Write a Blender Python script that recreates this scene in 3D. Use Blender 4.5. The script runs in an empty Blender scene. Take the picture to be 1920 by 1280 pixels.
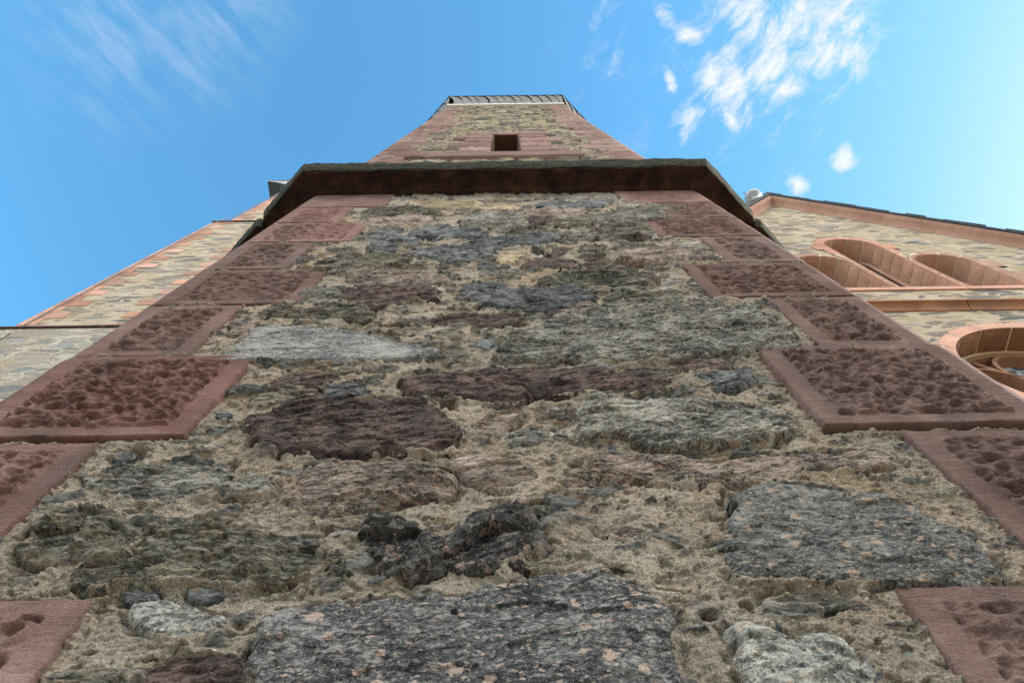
import bpy, math, random
import numpy as np
from mathutils import Matrix, Vector
from mathutils.geometry import tessellate_polygon

S = bpy.context.scene
R = math.radians
random.seed(7)

# ------------------------------------------------------------------ camera
F_PX = 1280.0                      # 24 mm lens on a 36 mm frame, in pixels of a 1920 px wide picture
CAM_Z = 1.6
def nrm(v): v = np.array(v, float); return v / np.linalg.norm(v)
ZC = nrm((-11.0, -511.0, F_PX))     # world up, in camera axes (x right, y down, z forward)
_r = nrm(np.array((1.0, 0, 0)) - ZC * ZC[0])
_a = np.cross(_r, ZC); _a = _a if _a[1] > 0 else -_a
YAW = -0.012
WX = math.cos(YAW) * _r + math.sin(YAW) * _a
WY = -math.sin(YAW) * _r + math.cos(YAW) * _a
RM = np.array([WX, WY, ZC])        # rows: world axes in camera axes
def ray(px, py):
    return RM @ np.array((px - 960.0, py - 640.0, F_PX))
def at(px, py, Y):
    d = ray(px, py); t = Y / d[1]
    return np.array((d[0] * t, Y, CAM_Z + d[2] * t))
cd = bpy.data.cameras.new('camera'); cam = bpy.data.objects.new('camera', cd)
S.collection.objects.link(cam); S.camera = cam
cd.sensor_width = 36.0; cd.lens = 24.0; cd.clip_end = 3000; cd.clip_start = 0.01
m = Matrix.Identity(4)
for i in range(3):
    m[i][0] = RM[i][0]; m[i][1] = -RM[i][1]; m[i][2] = -RM[i][2]
m[2][3] = CAM_Z
cam.matrix_world = m

# ------------------------------------------------------------------ light
SUN_EL, SUN_AZ = R(23), R(86)      # the sun stands behind the church, to the right (azimuth from +Y towards +X)
sd_ = bpy.data.lights.new('sun', 'SUN'); sun = bpy.data.objects.new('sun', sd_); S.collection.objects.link(sun)
sd_.energy = 3.0; sd_.angle = R(0.5); sd_.color = (1.0, 0.93, 0.82)
sv = Vector((math.sin(SUN_AZ) * math.cos(SUN_EL), math.cos(SUN_AZ) * math.cos(SUN_EL), math.sin(SUN_EL)))
sun.rotation_euler = sv.to_track_quat('Z', 'Y').to_euler()
S.view_settings.view_transform = 'Standard'; S.view_settings.look = 'None'
S.view_settings.gamma = 1.0; S.view_settings.use_curve_mapping = False
S.view_settings.exposure = 1.62

# ------------------------------------------------------------------ node helper
class NT:
    def __init__(s, tree): s.t = tree; s.n = tree.nodes; s.l = tree.links
    def node(s, kind, **kw):
        n = s.n.new(kind)
        for k, v in kw.items(): setattr(n, k, v)
        return n
    def put(s, sock, v):
        if isinstance(v, bpy.types.NodeSocket): s.l.new(v, sock)
        elif v is not None:
            if isinstance(v, (tuple, list)) and len(v) == 3 and sock.type == 'RGBA': v = (*v, 1)
            sock.default_value = v
    def math(s, op, a, b=None, c=None, clamp=False):
        n = s.node('ShaderNodeMath', operation=op, use_clamp=clamp)
        for i, v in enumerate((a, b, c)):
            if v is not None: s.put(n.inputs[i], v)
        return n.outputs[0]
    def vmath(s, op, a, b=None):
        n = s.node('ShaderNodeVectorMath', operation=op)
        s.put(n.inputs[0], a)
        if b is not None:
            if op == 'SCALE': s.put(n.inputs['Scale'], b)
            else: s.put(n.inputs[1], b)
        return n.outputs['Value'] if op in ('LENGTH', 'DOT_PRODUCT', 'DISTANCE') else n.outputs['Vector']
    def mapping(s, v, loc=(0, 0, 0), rot=(0, 0, 0), sc=(1, 1, 1)):
        n = s.node('ShaderNodeMapping'); s.put(n.inputs[0], v)
        s.put(n.inputs[1], loc); s.put(n.inputs[2], rot); s.put(n.inputs[3], sc)
        return n.outputs[0]
    def noise(s, v, scale, detail=4, rough=0.55, dist=0.0, out=0):
        n = s.node('ShaderNodeTexNoise'); s.put(n.inputs['Vector'], v)
        n.inputs['Scale'].default_value = scale; n.inputs['Detail'].default_value = detail
        n.inputs['Roughness'].default_value = rough; n.inputs['Distortion'].default_value = dist
        return n.outputs[out]
    def voro(s, v, scale, feature='F1', rand=1.0):
        n = s.node('ShaderNodeTexVoronoi', feature=feature); s.put(n.inputs['Vector'], v)
        n.inputs['Scale'].default_value = scale; n.inputs['Randomness'].default_value = rand
        return n
    def mix(s, fac, a, b, mode='MIX'):
        n = s.node('ShaderNodeMix', data_type='RGBA', blend_type=mode)
        s.put(n.inputs[0], fac); s.put(n.inputs[6], a); s.put(n.inputs[7], b)
        return n.outputs[2]
    def ramp(s, fac, stops, interp='LINEAR'):
        n = s.node('ShaderNodeValToRGB'); s.put(n.inputs[0], fac)
        cr = n.color_ramp; cr.interpolation = interp
        while len(cr.elements) < len(stops): cr.elements.new(0.5)
        for e, (p, c) in zip(cr.elements, stops):
            e.position = p; e.color = (*c, 1) if len(c) == 3 else c
        return n.outputs[0]
    def step(s, v, a, b, o0=0.0, o1=1.0):
        n = s.node('ShaderNodeMapRange', interpolation_type='SMOOTHSTEP')
        s.put(n.inputs[0], v); s.put(n.inputs[1], a); s.put(n.inputs[2], b); s.put(n.inputs[3], o0); s.put(n.inputs[4], o1)
        return n.outputs[0]
    def bump(s, h, strength, dist, normal=None):
        n = s.node('ShaderNodeBump'); s.put(n.inputs['Height'], h)
        n.inputs['Strength'].default_value = strength; n.inputs['Distance'].default_value = dist
        if normal is not None: s.put(n.inputs['Normal'], normal)
        return n.outputs[0]

# ------------------------------------------------------------------ sky with clouds
W = bpy.data.worlds.new('World'); S.world = W; W.use_nodes = True
w = NT(W.node_tree); w.n.clear()
wo = w.node('ShaderNodeOutputWorld'); bg = w.node('ShaderNodeBackground')
w.l.new(bg.outputs[0], wo.inputs[0])
sky = w.node('ShaderNodeTexSky', sky_type='NISHITA', sun_disc=False, sun_elevation=SUN_EL, sun_rotation=SUN_AZ)
sky.air_density = 1.0; sky.dust_density = 0.4; sky.ozone_density = 1.5; sky.altitude = 200
tc = w.node('ShaderNodeTexCoord').outputs['Generated']
sp = w.node('ShaderNodeSeparateXYZ'); w.l.new(tc, sp.inputs[0])
zz = w.math('MAXIMUM', sp.outputs[2], 0.06)
cx_ = w.math('DIVIDE', sp.outputs[0], zz); cy_ = w.math('DIVIDE', sp.outputs[1], zz)
cp = w.node('ShaderNodeCombineXYZ'); w.l.new(cx_, cp.inputs[0]); w.l.new(cy_, cp.inputs[1])
cpv = cp.outputs[0]                # position on a flat cloud layer of height 1
def sky_pt(px, py):
    d = ray(px, py); return d[0] / d[2], d[1] / d[2]
def blob(px0, py0, px1, py1, width):          # elongated patch of cloud between two directions; width as a tangent
    a, b = sky_pt(px0, py0), sky_pt(px1, py1)
    c = ((a[0] + b[0]) / 2, (a[1] + b[1]) / 2)
    L = math.hypot(b[0] - a[0], b[1] - a[1]) / 2 + 1e-4
    ang = math.atan2(b[1] - a[1], b[0] - a[0])
    v = w.vmath('SUBTRACT', cpv, (c[0], c[1], 0))
    v = w.mapping(v, rot=(0, 0, -ang))
    v = w.vmath('MULTIPLY', v, (1 / L, 1 / width, 0))
    return w.step(w.vmath('LENGTH', v), 1.7, 0.0)
def maxall(xs):
    o = xs[0]
    for x in xs[1:]: o = w.math('MAXIMUM', o, x)
    return o
puffs = maxall([blob(1640, -60, 1420, 150, .10), blob(1500, 60, 1390, 205, .055), blob(1385, 215, 1355, 235, .022), blob(1262, 262, 1318, 188, .035),
                blob(1246, 156, 1268, 146, .022), blob(1232, 50, 1262, 15, .022), blob(1310, 200, 1420, 110, .075),
                blob(1370, 80, 1460, -10, .10), blob(1482, 365, 1512, 335, .024), blob(1560, 315, 1605, 285, .024),
                blob(1285, 90, 1305, 50, .03), blob(1620, 60, 1560, 140, .07), blob(1440, 210, 1520, 120, .035)])
warp = w.vmath('ADD', cpv, w.vmath('SCALE', w.vmath('SUBTRACT', w.noise(cpv, 7, 4, out=1), (.5, .5, .5)), .10))
n1 = w.noise(w.vmath('MULTIPLY', w.mapping(warp, rot=(0, 0, R(50))), (1, 1.9, 1)), 15.0, 11, 0.70, 0.15)
dens = w.math('ADD', w.math('MULTIPLY', puffs, .90), w.math('MULTIPLY', w.math('SUBTRACT', n1, 0.5), 3.0))
puff_a = w.math('MULTIPLY', w.step(dens, 0.28, 1.35), w.step(puffs, .05, .35))
wisp = maxall([blob(1200, 110, 1060, 60, .08), blob(1400, 200, 1560, 240, .08), blob(1600, 120, 1200, 200, .12), blob(1760, 60, 1690, 40, .05)])
puff_a = w.math('MAXIMUM', puff_a, w.math('MULTIPLY', w.math('MULTIPLY', wisp, w.step(n1, .5, .78)), .55))
# thin rippled cirrus to the left
cir = maxall([blob(60, -40, 360, 110, .13), blob(200, -60, 450, 140, .11), blob(380, -60, 470, 110, .09)])
rip = w.noise(w.vmath('MULTIPLY', w.mapping(w.vmath('ADD', cpv, w.vmath('SCALE', w.vmath('SUBTRACT', w.noise(cpv, 5, 3, out=1), (.5, .5, .5)), .04)), rot=(0, 0, R(-48))), (1, 4.0, 1)), 9.0, 7, 0.66, 0.0)
rip2 = w.noise(cpv, 22.0, 3, 0.5)
cir_a = w.math('MULTIPLY', cir, w.step(w.math('ADD', rip, w.math('MULTIPLY', rip2, .35)), 0.5, 0.95))
cir_a = w.math('MULTIPLY', cir_a, 0.24)
# unseen bright cloud bank, added behind the photographer as warm fill for the fronts
bk = w.noise(cpv, 0.55, 7, 0.6, 0.4)
back = w.math('MULTIPLY', w.math('MULTIPLY', w.step(cy_, -0.22, -0.6), w.step(cy_, -2.2, -1.3)), w.step(bk, 0.33, 0.56))
SKY = 0.14
skyc = w.node('ShaderNodeHueSaturation'); skyc.inputs['Hue'].default_value = 0.484
skyc.inputs['Saturation'].default_value = 1.24; skyc.inputs['Value'].default_value = 1.12
w.l.new(sky.outputs[0], skyc.inputs['Color'])
rs = w.node('ShaderNodeSeparateColor'); w.l.new(skyc.outputs[0], rs.inputs[0])
rb = w.node('ShaderNodeCombineColor'); w.put(rb.inputs[0], w.math('MULTIPLY', rs.outputs[0], w.math('ADD', 1.0, w.math('MULTIPLY', w.math('MULTIPLY', w.step(rs.outputs[0], .40, 1.0), w.step(rs.outputs[0], 2.0, 1.3)), .36))))
w.l.new(rs.outputs[1], rb.inputs[1]); w.l.new(rs.outputs[2], rb.inputs[2])
vis = w.mix(w.math('MAXIMUM', puff_a, cir_a), rb.outputs[0], (2.3, 2.35, 2.4))
w.put(bg.inputs[0], w.mix(back, vis, (11.3, 10.2, 8.7))); bg.inputs[1].default_value = SKY

# ------------------------------------------------------------------ numeric noise
_rng = np.random.RandomState(11)
_ang = _rng.rand(65536) * 2 * np.pi
_GC, _GS = np.cos(_ang), np.sin(_ang)
_J1, _J2, _J3 = _rng.rand(65536), _rng.rand(65536), _rng.rand(65536)
def gn(x, y, seed=0):
    x = x + seed * 17.31; y = y + seed * 9.77
    ix = np.floor(x).astype(np.int64); iy = np.floor(y).astype(np.int64)
    fx = x - ix; fy = y - iy
    u = fx * fx * fx * (fx * (fx * 6 - 15) + 10); v = fy * fy * fy * (fy * (fy * 6 - 15) + 10)
    def g(i, j, dx, dy):
        k = ((ix + i) & 255) | (((iy + j) & 255) << 8)
        return _GC[k] * dx + _GS[k] * dy
    a = g(0, 0, fx, fy); b = g(1, 0, fx - 1, fy); c = g(0, 1, fx, fy - 1); d = g(1, 1, fx - 1, fy - 1)
    return 1.5 * ((a * (1 - u) + b * u) * (1 - v) + (c * (1 - u) + d * u) * v)
def fbm(x, y, o=4, seed=0, rough=0.5):
    t = 0; a = 1.0; s = 0
    for k in range(o):
        t = t + a * gn(x, y, seed + k * 3); s += a; a *= rough; x = x * 2.03 + 5.1; y = y * 2.03 + 1.7
    return t / s
def ridged(x, y, o=4, seed=0, rough=0.5):
    t = 0; a = 1.0; s = 0
    for k in range(o):
        t = t + a * (1 - np.abs(gn(x, y, seed + k * 3)) * 2); s += a; a *= rough; x = x * 2.03 + 5.1; y = y * 2.03 + 1.7
    return t / s
def worley(x, y, seed=0):
    x = x + seed * 13.7; y = y + seed * 7.3
    ix = np.floor(x).astype(np.int64); iy = np.floor(y).astype(np.int64)
    f1 = np.full(x.shape, 9.0); f2 = np.full(x.shape, 9.0); cid = np.zeros(x.shape)
    for i in (-1, 0, 1):
        for j in (-1, 0, 1):
            k = ((ix + i) & 255) | (((iy + j) & 255) << 8)
            d = (ix + i + _J1[k] - x) ** 2 + (iy + j + _J2[k] - y) ** 2
            near = d < f1
            f2 = np.where(near, f1, np.minimum(f2, d)); cid = np.where(near, _J3[k], cid); f1 = np.where(near, d, f1)
    return np.sqrt(f1), np.sqrt(f2), cid
def facets(x, y, seed=0):                              # broken-stone planes: a random tilt and level per cell
    x = x + seed * 13.7; y = y + seed * 7.3
    ix = np.floor(x).astype(np.int64); iy = np.floor(y).astype(np.int64)
    f1 = np.full(x.shape, 9.0); o = np.zeros(x.shape)
    for i in (-1, 0, 1):
        for j in (-1, 0, 1):
            k = ((ix + i) & 255) | (((iy + j) & 255) << 8)
            dx = x - (ix + i + _J1[k]); dy = y - (iy + j + _J2[k]); d = dx * dx + dy * dy
            near = d < f1
            o = np.where(near, (_J3[k] - .5) + 1.6 * _GC[k] * dx * .6 + 1.6 * _GS[k] * dy * .6, o); f1 = np.where(near, d, f1)
    return o
def sst(x, a, b):
    t = np.clip((x - a) / (b - a), 0, 1); return t * t * (3 - 2 * t)

# ------------------------------------------------------------------ object helpers
def link(name, me, parent=None, mat=None):
    o = bpy.data.objects.new(name, me); S.collection.objects.link(o)
    if mat is not None and me is not None:
        for mm in (mat if isinstance(mat, (list, tuple)) else [mat]): me.materials.append(mm)
    if parent is not None: o.parent = parent
    return o
def thing(name, label, cat, group=None):
    o = bpy.data.objects.new(name, None); S.collection.objects.link(o)
    o['label'] = label; o['category'] = cat
    if group: o['group'] = group
    return o
def grid_obj(name, P, mat, parent=None, mask=None, smooth=True):
    ny, nx = P.shape[:2]
    idx = np.arange(ny * nx).reshape(ny, nx)
    q = np.stack([idx[:-1, :-1], idx[:-1, 1:], idx[1:, 1:], idx[1:, :-1]], -1).reshape(-1, 4)
    V = P.reshape(-1, 3)
    if mask is not None:
        mk = mask.reshape(-1); q = q[mk[q].all(1)]
        used = np.zeros(len(V), bool); used[q.ravel()] = True
        remap = np.cumsum(used) - 1; V = V[used]; q = remap[q]
    me = bpy.data.meshes.new(name)
    me.vertices.add(len(V)); me.vertices.foreach_set('co', V.astype(np.float32).ravel())
    me.loops.add(len(q) * 4); me.loops.foreach_set('vertex_index', q.astype(np.int32).ravel())
    me.polygons.add(len(q)); me.polygons.foreach_set('loop_start', (np.arange(len(q)) * 4).astype(np.int32))
    me.polygons.foreach_set('use_smooth', np.full(len(q), smooth))
    me.update(calc_edges=True)
    return link(name, me, parent, mat)
class MB:
    def __init__(s): s.v = []; s.f = []; s.m = []; s.s = []
    def add(s, vs, fs, mi=0, smooth=False):
        b = len(s.v); s.v += [tuple(map(float, p)) for p in vs]
        for f in fs: s.f.append([b + i for i in f]); s.m.append(mi); s.s.append(smooth)
    def box(s, x0, x1, y0, y1, z0, z1, mi=0):
        s.add([(x0, y0, z0), (x1, y0, z0), (x1, y1, z0), (x0, y1, z0), (x0, y0, z1), (x1, y0, z1), (x1, y1, z1), (x0, y1, z1)],
              [(0, 3, 2, 1), (4, 5, 6, 7), (0, 1, 5, 4), (1, 2, 6, 5), (2, 3, 7, 6), (3, 0, 4, 7)], mi)
    def grid(s, P, mi=0, smooth=True, close=False):
        ny, nx = len(P), len(P[0])
        vs = [p for r in P for p in r]; fs = []
        for i in range(ny - 1):
            for j in range(nx if close else nx - 1):
                k = (j + 1) % nx
                fs.append((i * nx + j, i * nx + k, (i + 1) * nx + k, (i + 1) * nx + j))
        s.add(vs, fs, mi, smooth)
    def tube(s, pts, r, n=6, mi=0):
        rings = []
        for i, p in enumerate(pts):
            a = Vector(pts[max(i - 1, 0)]); b = Vector(pts[min(i + 1, len(pts) - 1)])
            t = (b - a).normalized(); u = t.orthogonal().normalized(); v = t.cross(u)
            rr = r[i] if isinstance(r, (list, tuple)) else r
            rings.append([Vector(p) + (u * math.cos(k * 2 * math.pi / n) + v * math.sin(k * 2 * math.pi / n)) * rr for k in range(n)])
        s.grid(rings, mi, True, True)
    def build(s, name, mat, parent=None, smooth=None):
        me = bpy.data.meshes.new(name); me.from_pydata(s.v, [], s.f)
        me.polygons.foreach_set('material_index', s.m); me.polygons.foreach_set('use_smooth', s.s); me.update()
        return link(name, me, parent, mat)

# ------------------------------------------------------------------ materials
def newmat(name):
    m = bpy.data.materials.new(name); m.use_nodes = True
    k = NT(m.node_tree); k.n.clear()
    out = k.node('ShaderNodeOutputMaterial'); b = k.node('ShaderNodeBsdfPrincipled')
    k.l.new(b.outputs[0], out.inputs[0]); b.inputs['Roughness'].default_value = 0.9
    b.inputs['Specular IOR Level'].default_value = 0.25
    return m, k, b
def obj_coord(k, rand=True):
    c = k.node('ShaderNodeTexCoord').outputs['Object']
    if not rand: return c
    r = k.node('ShaderNodeObjectInfo').outputs['Random']
    cx = k.node('ShaderNodeCombineXYZ')
    for i, f in enumerate((37.0, 91.0, 53.0)): k.put(cx.inputs[i], k.math('MULTIPLY', r, f))
    return k.vmath('ADD', c, cx.outputs[0])

def mat_rock(name, dark, mid, light, spot=None, spot_amt=0.5, spot_scale=55, tilt=0.15, fol=3.0, scale=45, patch=None, rough=0.85, grain=1.0):
    m, k, b = newmat(name)
    c = obj_coord(k)
    cf = k.mapping(c, rot=(0, tilt, 0), sc=(1, 1, fol))
    wv = k.vmath('SCALE', k.vmath('SUBTRACT', k.noise(cf, 25, 3, out=1), (.5, .5, .5)), .03)
    cf = k.vmath('ADD', cf, wv)
    n = k.noise(cf, scale, 8, 0.72)
    big = k.noise(c, 9, 4, 0.6)
    f = k.math('ADD', n, k.math('MULTIPLY', k.math('SUBTRACT', big, .5), .55))
    col = k.ramp(f, [(.36, dark), (.5, mid), (.64, light)])
    sp_h = None
    if spot is not None:
        v = k.voro(k.vmath('ADD', k.mapping(c, rot=(0, tilt, 0), sc=(1, 1, fol * .55)), wv), spot_scale)
        wob = k.math('MULTIPLY', k.math('SUBTRACT', k.noise(c, 140, 3, .6), .5), .5)
        rnd = k.node('ShaderNodeSeparateColor'); k.l.new(v.outputs['Color'], rnd.inputs[0])
        thr = k.math('MULTIPLY', k.step(rnd.outputs[0], 1 - spot_amt, 1.0), .52)
        sm = k.step(k.math('ADD', v.outputs['Distance'], wob), thr, k.math('SUBTRACT', thr, .10))
        sm = k.math('MULTIPLY', sm, k.step(rnd.outputs[0], 1 - spot_amt, 1 - spot_amt + .06))
        sc_ = k.mix(rnd.outputs[1], spot, tuple(min(1, x * 1.25 + .04) for x in spot))
        sc_ = k.mix(k.math('MULTIPLY', k.noise(c, 260, 2), .5), sc_, mid)
        col = k.mix(k.math('MULTIPLY', sm, .85), col, sc_); sp_h = sm
    if spot is not None:
        v2 = k.voro(k.vmath('ADD', k.mapping(c, rot=(0, tilt, 0), sc=(1, 1, fol * .8)), wv), spot_scale * 2.3)
        r2 = k.node('ShaderNodeSeparateColor'); k.l.new(v2.outputs['Color'], r2.inputs[0])
        s2 = k.math('MULTIPLY', k.step(k.math('ADD', v2.outputs['Distance'], k.math('MULTIPLY', wob, 1.2)), .5, .32), k.step(r2.outputs[0], 1.02 - spot_amt * .9, 1.06 - spot_amt * .9))
        col = k.mix(k.math('MULTIPLY', s2, .75), col, k.mix(r2.outputs[1], spot, light))
    if patch is not None:
        col = k.mix(k.math('MULTIPLY', k.step(k.noise(cf, 12, 6, .65), .52, .68), .75), col, patch)
    cl = k.mapping(k.vmath('ADD', c, k.vmath('SCALE', wv, 1.4)), rot=(0, tilt, 0), sc=(1, 1, fol * 1.6))
    crk = k.math('ABSOLUTE', k.math('SUBTRACT', k.noise(cl, 13, 5, .62), .5))
    ck = k.math('MULTIPLY', k.step(crk, .030, .004), k.step(k.noise(c, 14, 3, .6), .42, .56))
    col = k.mix(k.math('MULTIPLY', ck, .5), col, tuple(x * .6 for x in dark))
    fine = k.noise(c, 420, 3, 0.7)
    col = k.mix(k.step(fine, .32, .46, .75, 0), col, tuple(x * .3 for x in dark))
    col = k.mix(k.step(fine, .56, .70, 0, .7), col, tuple(min(.75, x * 1.45 + .05) for x in light))
    rv = k.node('ShaderNodeObjectInfo').outputs['Random']
    hs = k.node('ShaderNodeHueSaturation'); k.put(hs.inputs['Color'], col)
    k.put(hs.inputs['Value'], k.step(rv, 0, 1, .86, 1.18)); k.put(b.inputs['Base Color'], k.mix(1.0, hs.outputs[0], (.90, .88, .855), 'MULTIPLY'))
    b.inputs['Roughness'].default_value = rough
    h = k.math('ADD', k.math('MULTIPLY', n, 1.0), k.math('SUBTRACT', k.math('MULTIPLY', fine, .4), k.math('MULTIPLY', ck, 1.2)))
    k.put(b.inputs['Normal'], k.bump(h, 1.0, 0.0058 * grain))
    return m
M = {}
M['granite'] = mat_rock('granite', (.018, .020, .023), (.082, .084, .088), (.28, .275, .272), (.52, .37, .30), .42, 48, .12, 2.2, 70)
M['granite2'] = mat_rock('granite_tan', (.032, .034, .035), (.125, .126, .124), (.28, .28, .27), (.46, .32, .23), .50, 58, .1, 2.0, 75)
M['granite3'] = mat_rock('granite_black', (.022, .022, .023), (.09, .088, .088), (.26, .245, .238), (.42, .27, .22), .35, 60, .3, 1.8, 60, grain=1.6)
M['gneiss'] = mat_rock('gneiss', (.040, .042, .042), (.175, .170, .155), (.46, .44, .40), (.48, .31, .21), .35, 80, .08, 4.0, 60)
M['gneiss2'] = mat_rock('gneiss_pale', (.040, .046, .050), (.15, .160, .165), (.34, .34, .33), (.48, .33, .25), .45, 95, .05, 3.2, 95, grain=.6)
M['gneiss3'] = mat_rock('gneiss_pink', (.050, .046, .044), (.24, .19, .165), (.50, .42, .37), (.46, .25, .17), .45, 70, .1, 5.0, 55)
M['red'] = mat_rock('red_porphyry', (.020, .016, .016), (.092, .062, .056), (.215, .15, .13), None, tilt=.35, fol=2.0, scale=40, grain=1.3, patch=(.06, .050, .056))
M['schist'] = mat_rock('schist', (.035, .035, .030), (.160, .150, .125), (.38, .355, .30), (.40, .27, .16), .28, 60, .12, 4.5, 40, patch=(.31, .265, .19), grain=1.6)
M['slate'] = mat_rock('blue_schist', (.030, .034, .039), (.135, .145, .155), (.38, .385, .39), None, tilt=.1, fol=4.5, scale=48, grain=1.4)
M['tan'] = mat_rock('tan_stone', (.14, .10, .06), (.38, .28, .18), (.55, .45, .33), None, tilt=.05, fol=3.0, scale=30, grain=.6)
M['pale'] = mat_rock('pale_stone', (.10, .105, .11), (.36, .36, .33), (.62, .60, .55), (.52, .38, .28), .3, 60, .2, 1.6, 60, grain=1.2)

def mat_mortar():
    m, k, b = newmat('mortar'); c = obj_coord(k, False)
    n = k.noise(c, 8, 6, .62); f = k.noise(c, 330, 4, .8); g = k.noise(c, 110, 5, .75)
    col = k.ramp(n, [(.3, (.25, .19, .138)), (.46, (.36, .285, .215)), (.60, (.45, .367, .287)), (.75, (.52, .452, .38))])
    col = k.mix(k.step(k.noise(c, 2.2, 5, .6), .46, .62, 0, .6), col, (.30, .262, .218))
    st = k.step(k.noise(k.mapping(c, sc=(1, 1, .6)), 4, 5, .6), .54, .68, 0, .55)
    col = k.mix(st, col, (.34, .23, .115))
    col = k.mix(k.step(f, .36, .47, .9, 0), col, (.07, .058, .042))
    col = k.mix(k.step(g, .34, .46, .6, 0), col, (.15, .115, .07))
    col = k.mix(k.step(f, .54, .66, 0, .75), col, (.72, .66, .54))
    v = k.voro(c, 130); rc = k.node('ShaderNodeSeparateColor'); k.l.new(v.outputs['Color'], rc.inputs[0])
    grit = k.math('MULTIPLY', k.step(v.outputs['Distance'], .34, .26), k.step(rc.outputs[0], .80, .84))
    gc = k.ramp(rc.outputs[1], [(0, (.07, .075, .08)), (.4, (.25, .17, .13)), (.7, (.45, .42, .38)), (1, (.7, .68, .62))])
    col = k.mix(k.math('MULTIPLY', grit, .9), col, gc)
    fl = k.step(k.node('ShaderNodeAttribute', attribute_name='flake').outputs['Fac'], .34, .58); fi = k.node('ShaderNodeAttribute', attribute_name='fid').outputs['Fac']
    fc = k.ramp(fi, [(0, (.075, .08, .085)), (.2, (.17, .17, .165)), (.38, (.11, .10, .085)), (.55, (.25, .24, .225)), (.7, (.20, .14, .115)), (.85, (.14, .15, .16)), (1, (.34, .30, .25))])
    ft = k.noise(k.mapping(c, sc=(1, 1, 4)), 70, 6, .75)
    fc = k.mix(k.step(ft, .40, .52, .8, 0), fc, (.03, .03, .03)); fc = k.mix(k.step(ft, .52, .66, 0, .7), fc, (.42, .40, .36))
    col = k.mix(k.math('MULTIPLY', fl, .92), col, fc)
    k.put(b.inputs['Base Color'], col); b.inputs['Roughness'].default_value = .97
    h = k.math('ADD', k.math('MULTIPLY', f, .8), k.math('ADD', g, k.math('MULTIPLY', grit, .5)))
    k.put(b.inputs['Normal'], k.bump(h, 1.0, .006))
    return m
M['mortar'] = mat_mortar()

def mat_sandstone(name, a=(.106, .055, .046), bcol=(.168, .093, .080), c_=(.25, .155, .137), tool=True, grime=.6, sc=1.0):
    m, k, b = newmat(name); c = obj_coord(k); cw = obj_coord(k, False)
    n = k.noise(c, 7 * sc, 6, .6); n2 = k.noise(k.mapping(c, sc=(1, 1, 5)), 16 * sc, 5, .6); f = k.noise(c, 330 * sc, 4, .75)
    col = k.ramp(k.math('ADD', k.math('MULTIPLY', n, .65), k.math('MULTIPLY', n2, .35)), [(.34, a), (.5, bcol), (.66, c_)])
    col = k.mix(k.step(k.noise(k.mapping(c, sc=(1, 1, .4)), 6 * sc, 6, .68), .48, .70, 0, grime), col, (.088, .058, .054))
    col = k.mix(k.step(f, .34, .47, .55, 0), col, tuple(x * .4 for x in a))
    col = k.mix(k.step(f, .54, .68, 0, .45), col, tuple(min(.7, x * 1.2 + .04) for x in c_))
    hs = k.node('ShaderNodeHueSaturation'); k.put(hs.inputs['Color'], col)
    k.put(hs.inputs['Value'], k.step(k.node('ShaderNodeObjectInfo').outputs['Random'], 0, 1, .76, 1.24))
    k.put(hs.inputs['Saturation'], k.step(k.math('FRACT', k.math('MULTIPLY', k.node('ShaderNodeObjectInfo').outputs['Random'], 17.3)), 0, 1, .92, 1.10))
    k.put(b.inputs['Base Color'], hs.outputs[0]); b.inputs['Roughness'].default_value = .93
    h = k.math('ADD', k.math('MULTIPLY', f, .5), k.math('MULTIPLY', k.noise(k.mapping(c, sc=(1, 1, 3.5)), 90 * sc, 4, .7), .9))
    if tool:
        wv = k.node('ShaderNodeTexWave', wave_type='BANDS', bands_direction='Z'); k.put(wv.inputs[0], c)
        wv.inputs['Scale'].default_value = 95; wv.inputs['Distortion'].default_value = 1.6; wv.inputs['Detail'].default_value = 2
        wv.inputs['Detail Scale'].default_value = .6
        h = k.math('ADD', h, k.math('MULTIPLY', k.math('POWER', wv.outputs[1], .5), k.step(k.noise(c, 11, 3), .40, .62, .02, .14)))
    k.put(b.inputs['Normal'], k.bump(h, 1.0, .0045))
    return m
M['sand'] = mat_sandstone('red_sandstone', tool=False, grime=.75)
M['sand_far'] = mat_sandstone('red_sandstone_upper', tool=False, a=(.158, .087, .073), bcol=(.235, .138, .118), c_=(.325, .21, .182), grime=.35, sc=.25)
M['sand_brown'] = mat_sandstone('brown_sandstone', tool=False, a=(.19, .088, .048), bcol=(.29, .145, .085), c_=(.36, .20, .13), grime=.45, sc=.2)
M['sand_pink'] = mat_sandstone('pink_sandstone', tool=False, a=(.36, .185, .135), bcol=(.46, .255, .19), c_=(.55, .33, .26), grime=.12, sc=.15)

def mat_cornice():
    m, k, b = newmat('mossy_sandstone'); c = obj_coord(k)
    n = k.noise(c, 9, 7, .65)
    col = k.ramp(n, [(.32, (.012, .008, .007)), (.48, (.042, .021, .016)), (.62, (.085, .042, .030)), (.75, (.10, .065, .045))])
    geo = k.node('ShaderNodeNewGeometry'); z = k.node('ShaderNodeSeparateXYZ'); k.l.new(k.node('ShaderNodeTexCoord').outputs['Object'], z.inputs[0])
    at_ = k.node('ShaderNodeAttribute', attribute_name='moss').outputs['Fac']
    ms = k.step(k.math('ADD', at_, k.math('MULTIPLY', k.math('SUBTRACT', k.noise(c, 22, 6, .7), .5), 1.3)), .45, .62)
    mc = k.ramp(k.noise(c, 60, 5, .7), [(.35, (.010, .011, .009)), (.52, (.030, .031, .022)), (.66, (.075, .075, .045)), (.75, (.21, .20, .15))])
    col = k.mix(ms, col, mc)
    k.put(b.inputs['Base Color'], col)
    k.put(b.inputs['Normal'], k.bump(k.math('ADD', k.noise(c, 60, 6, .7), k.math('MULTIPLY', ms, .4)), 1.0, .02))
    return m
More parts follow.
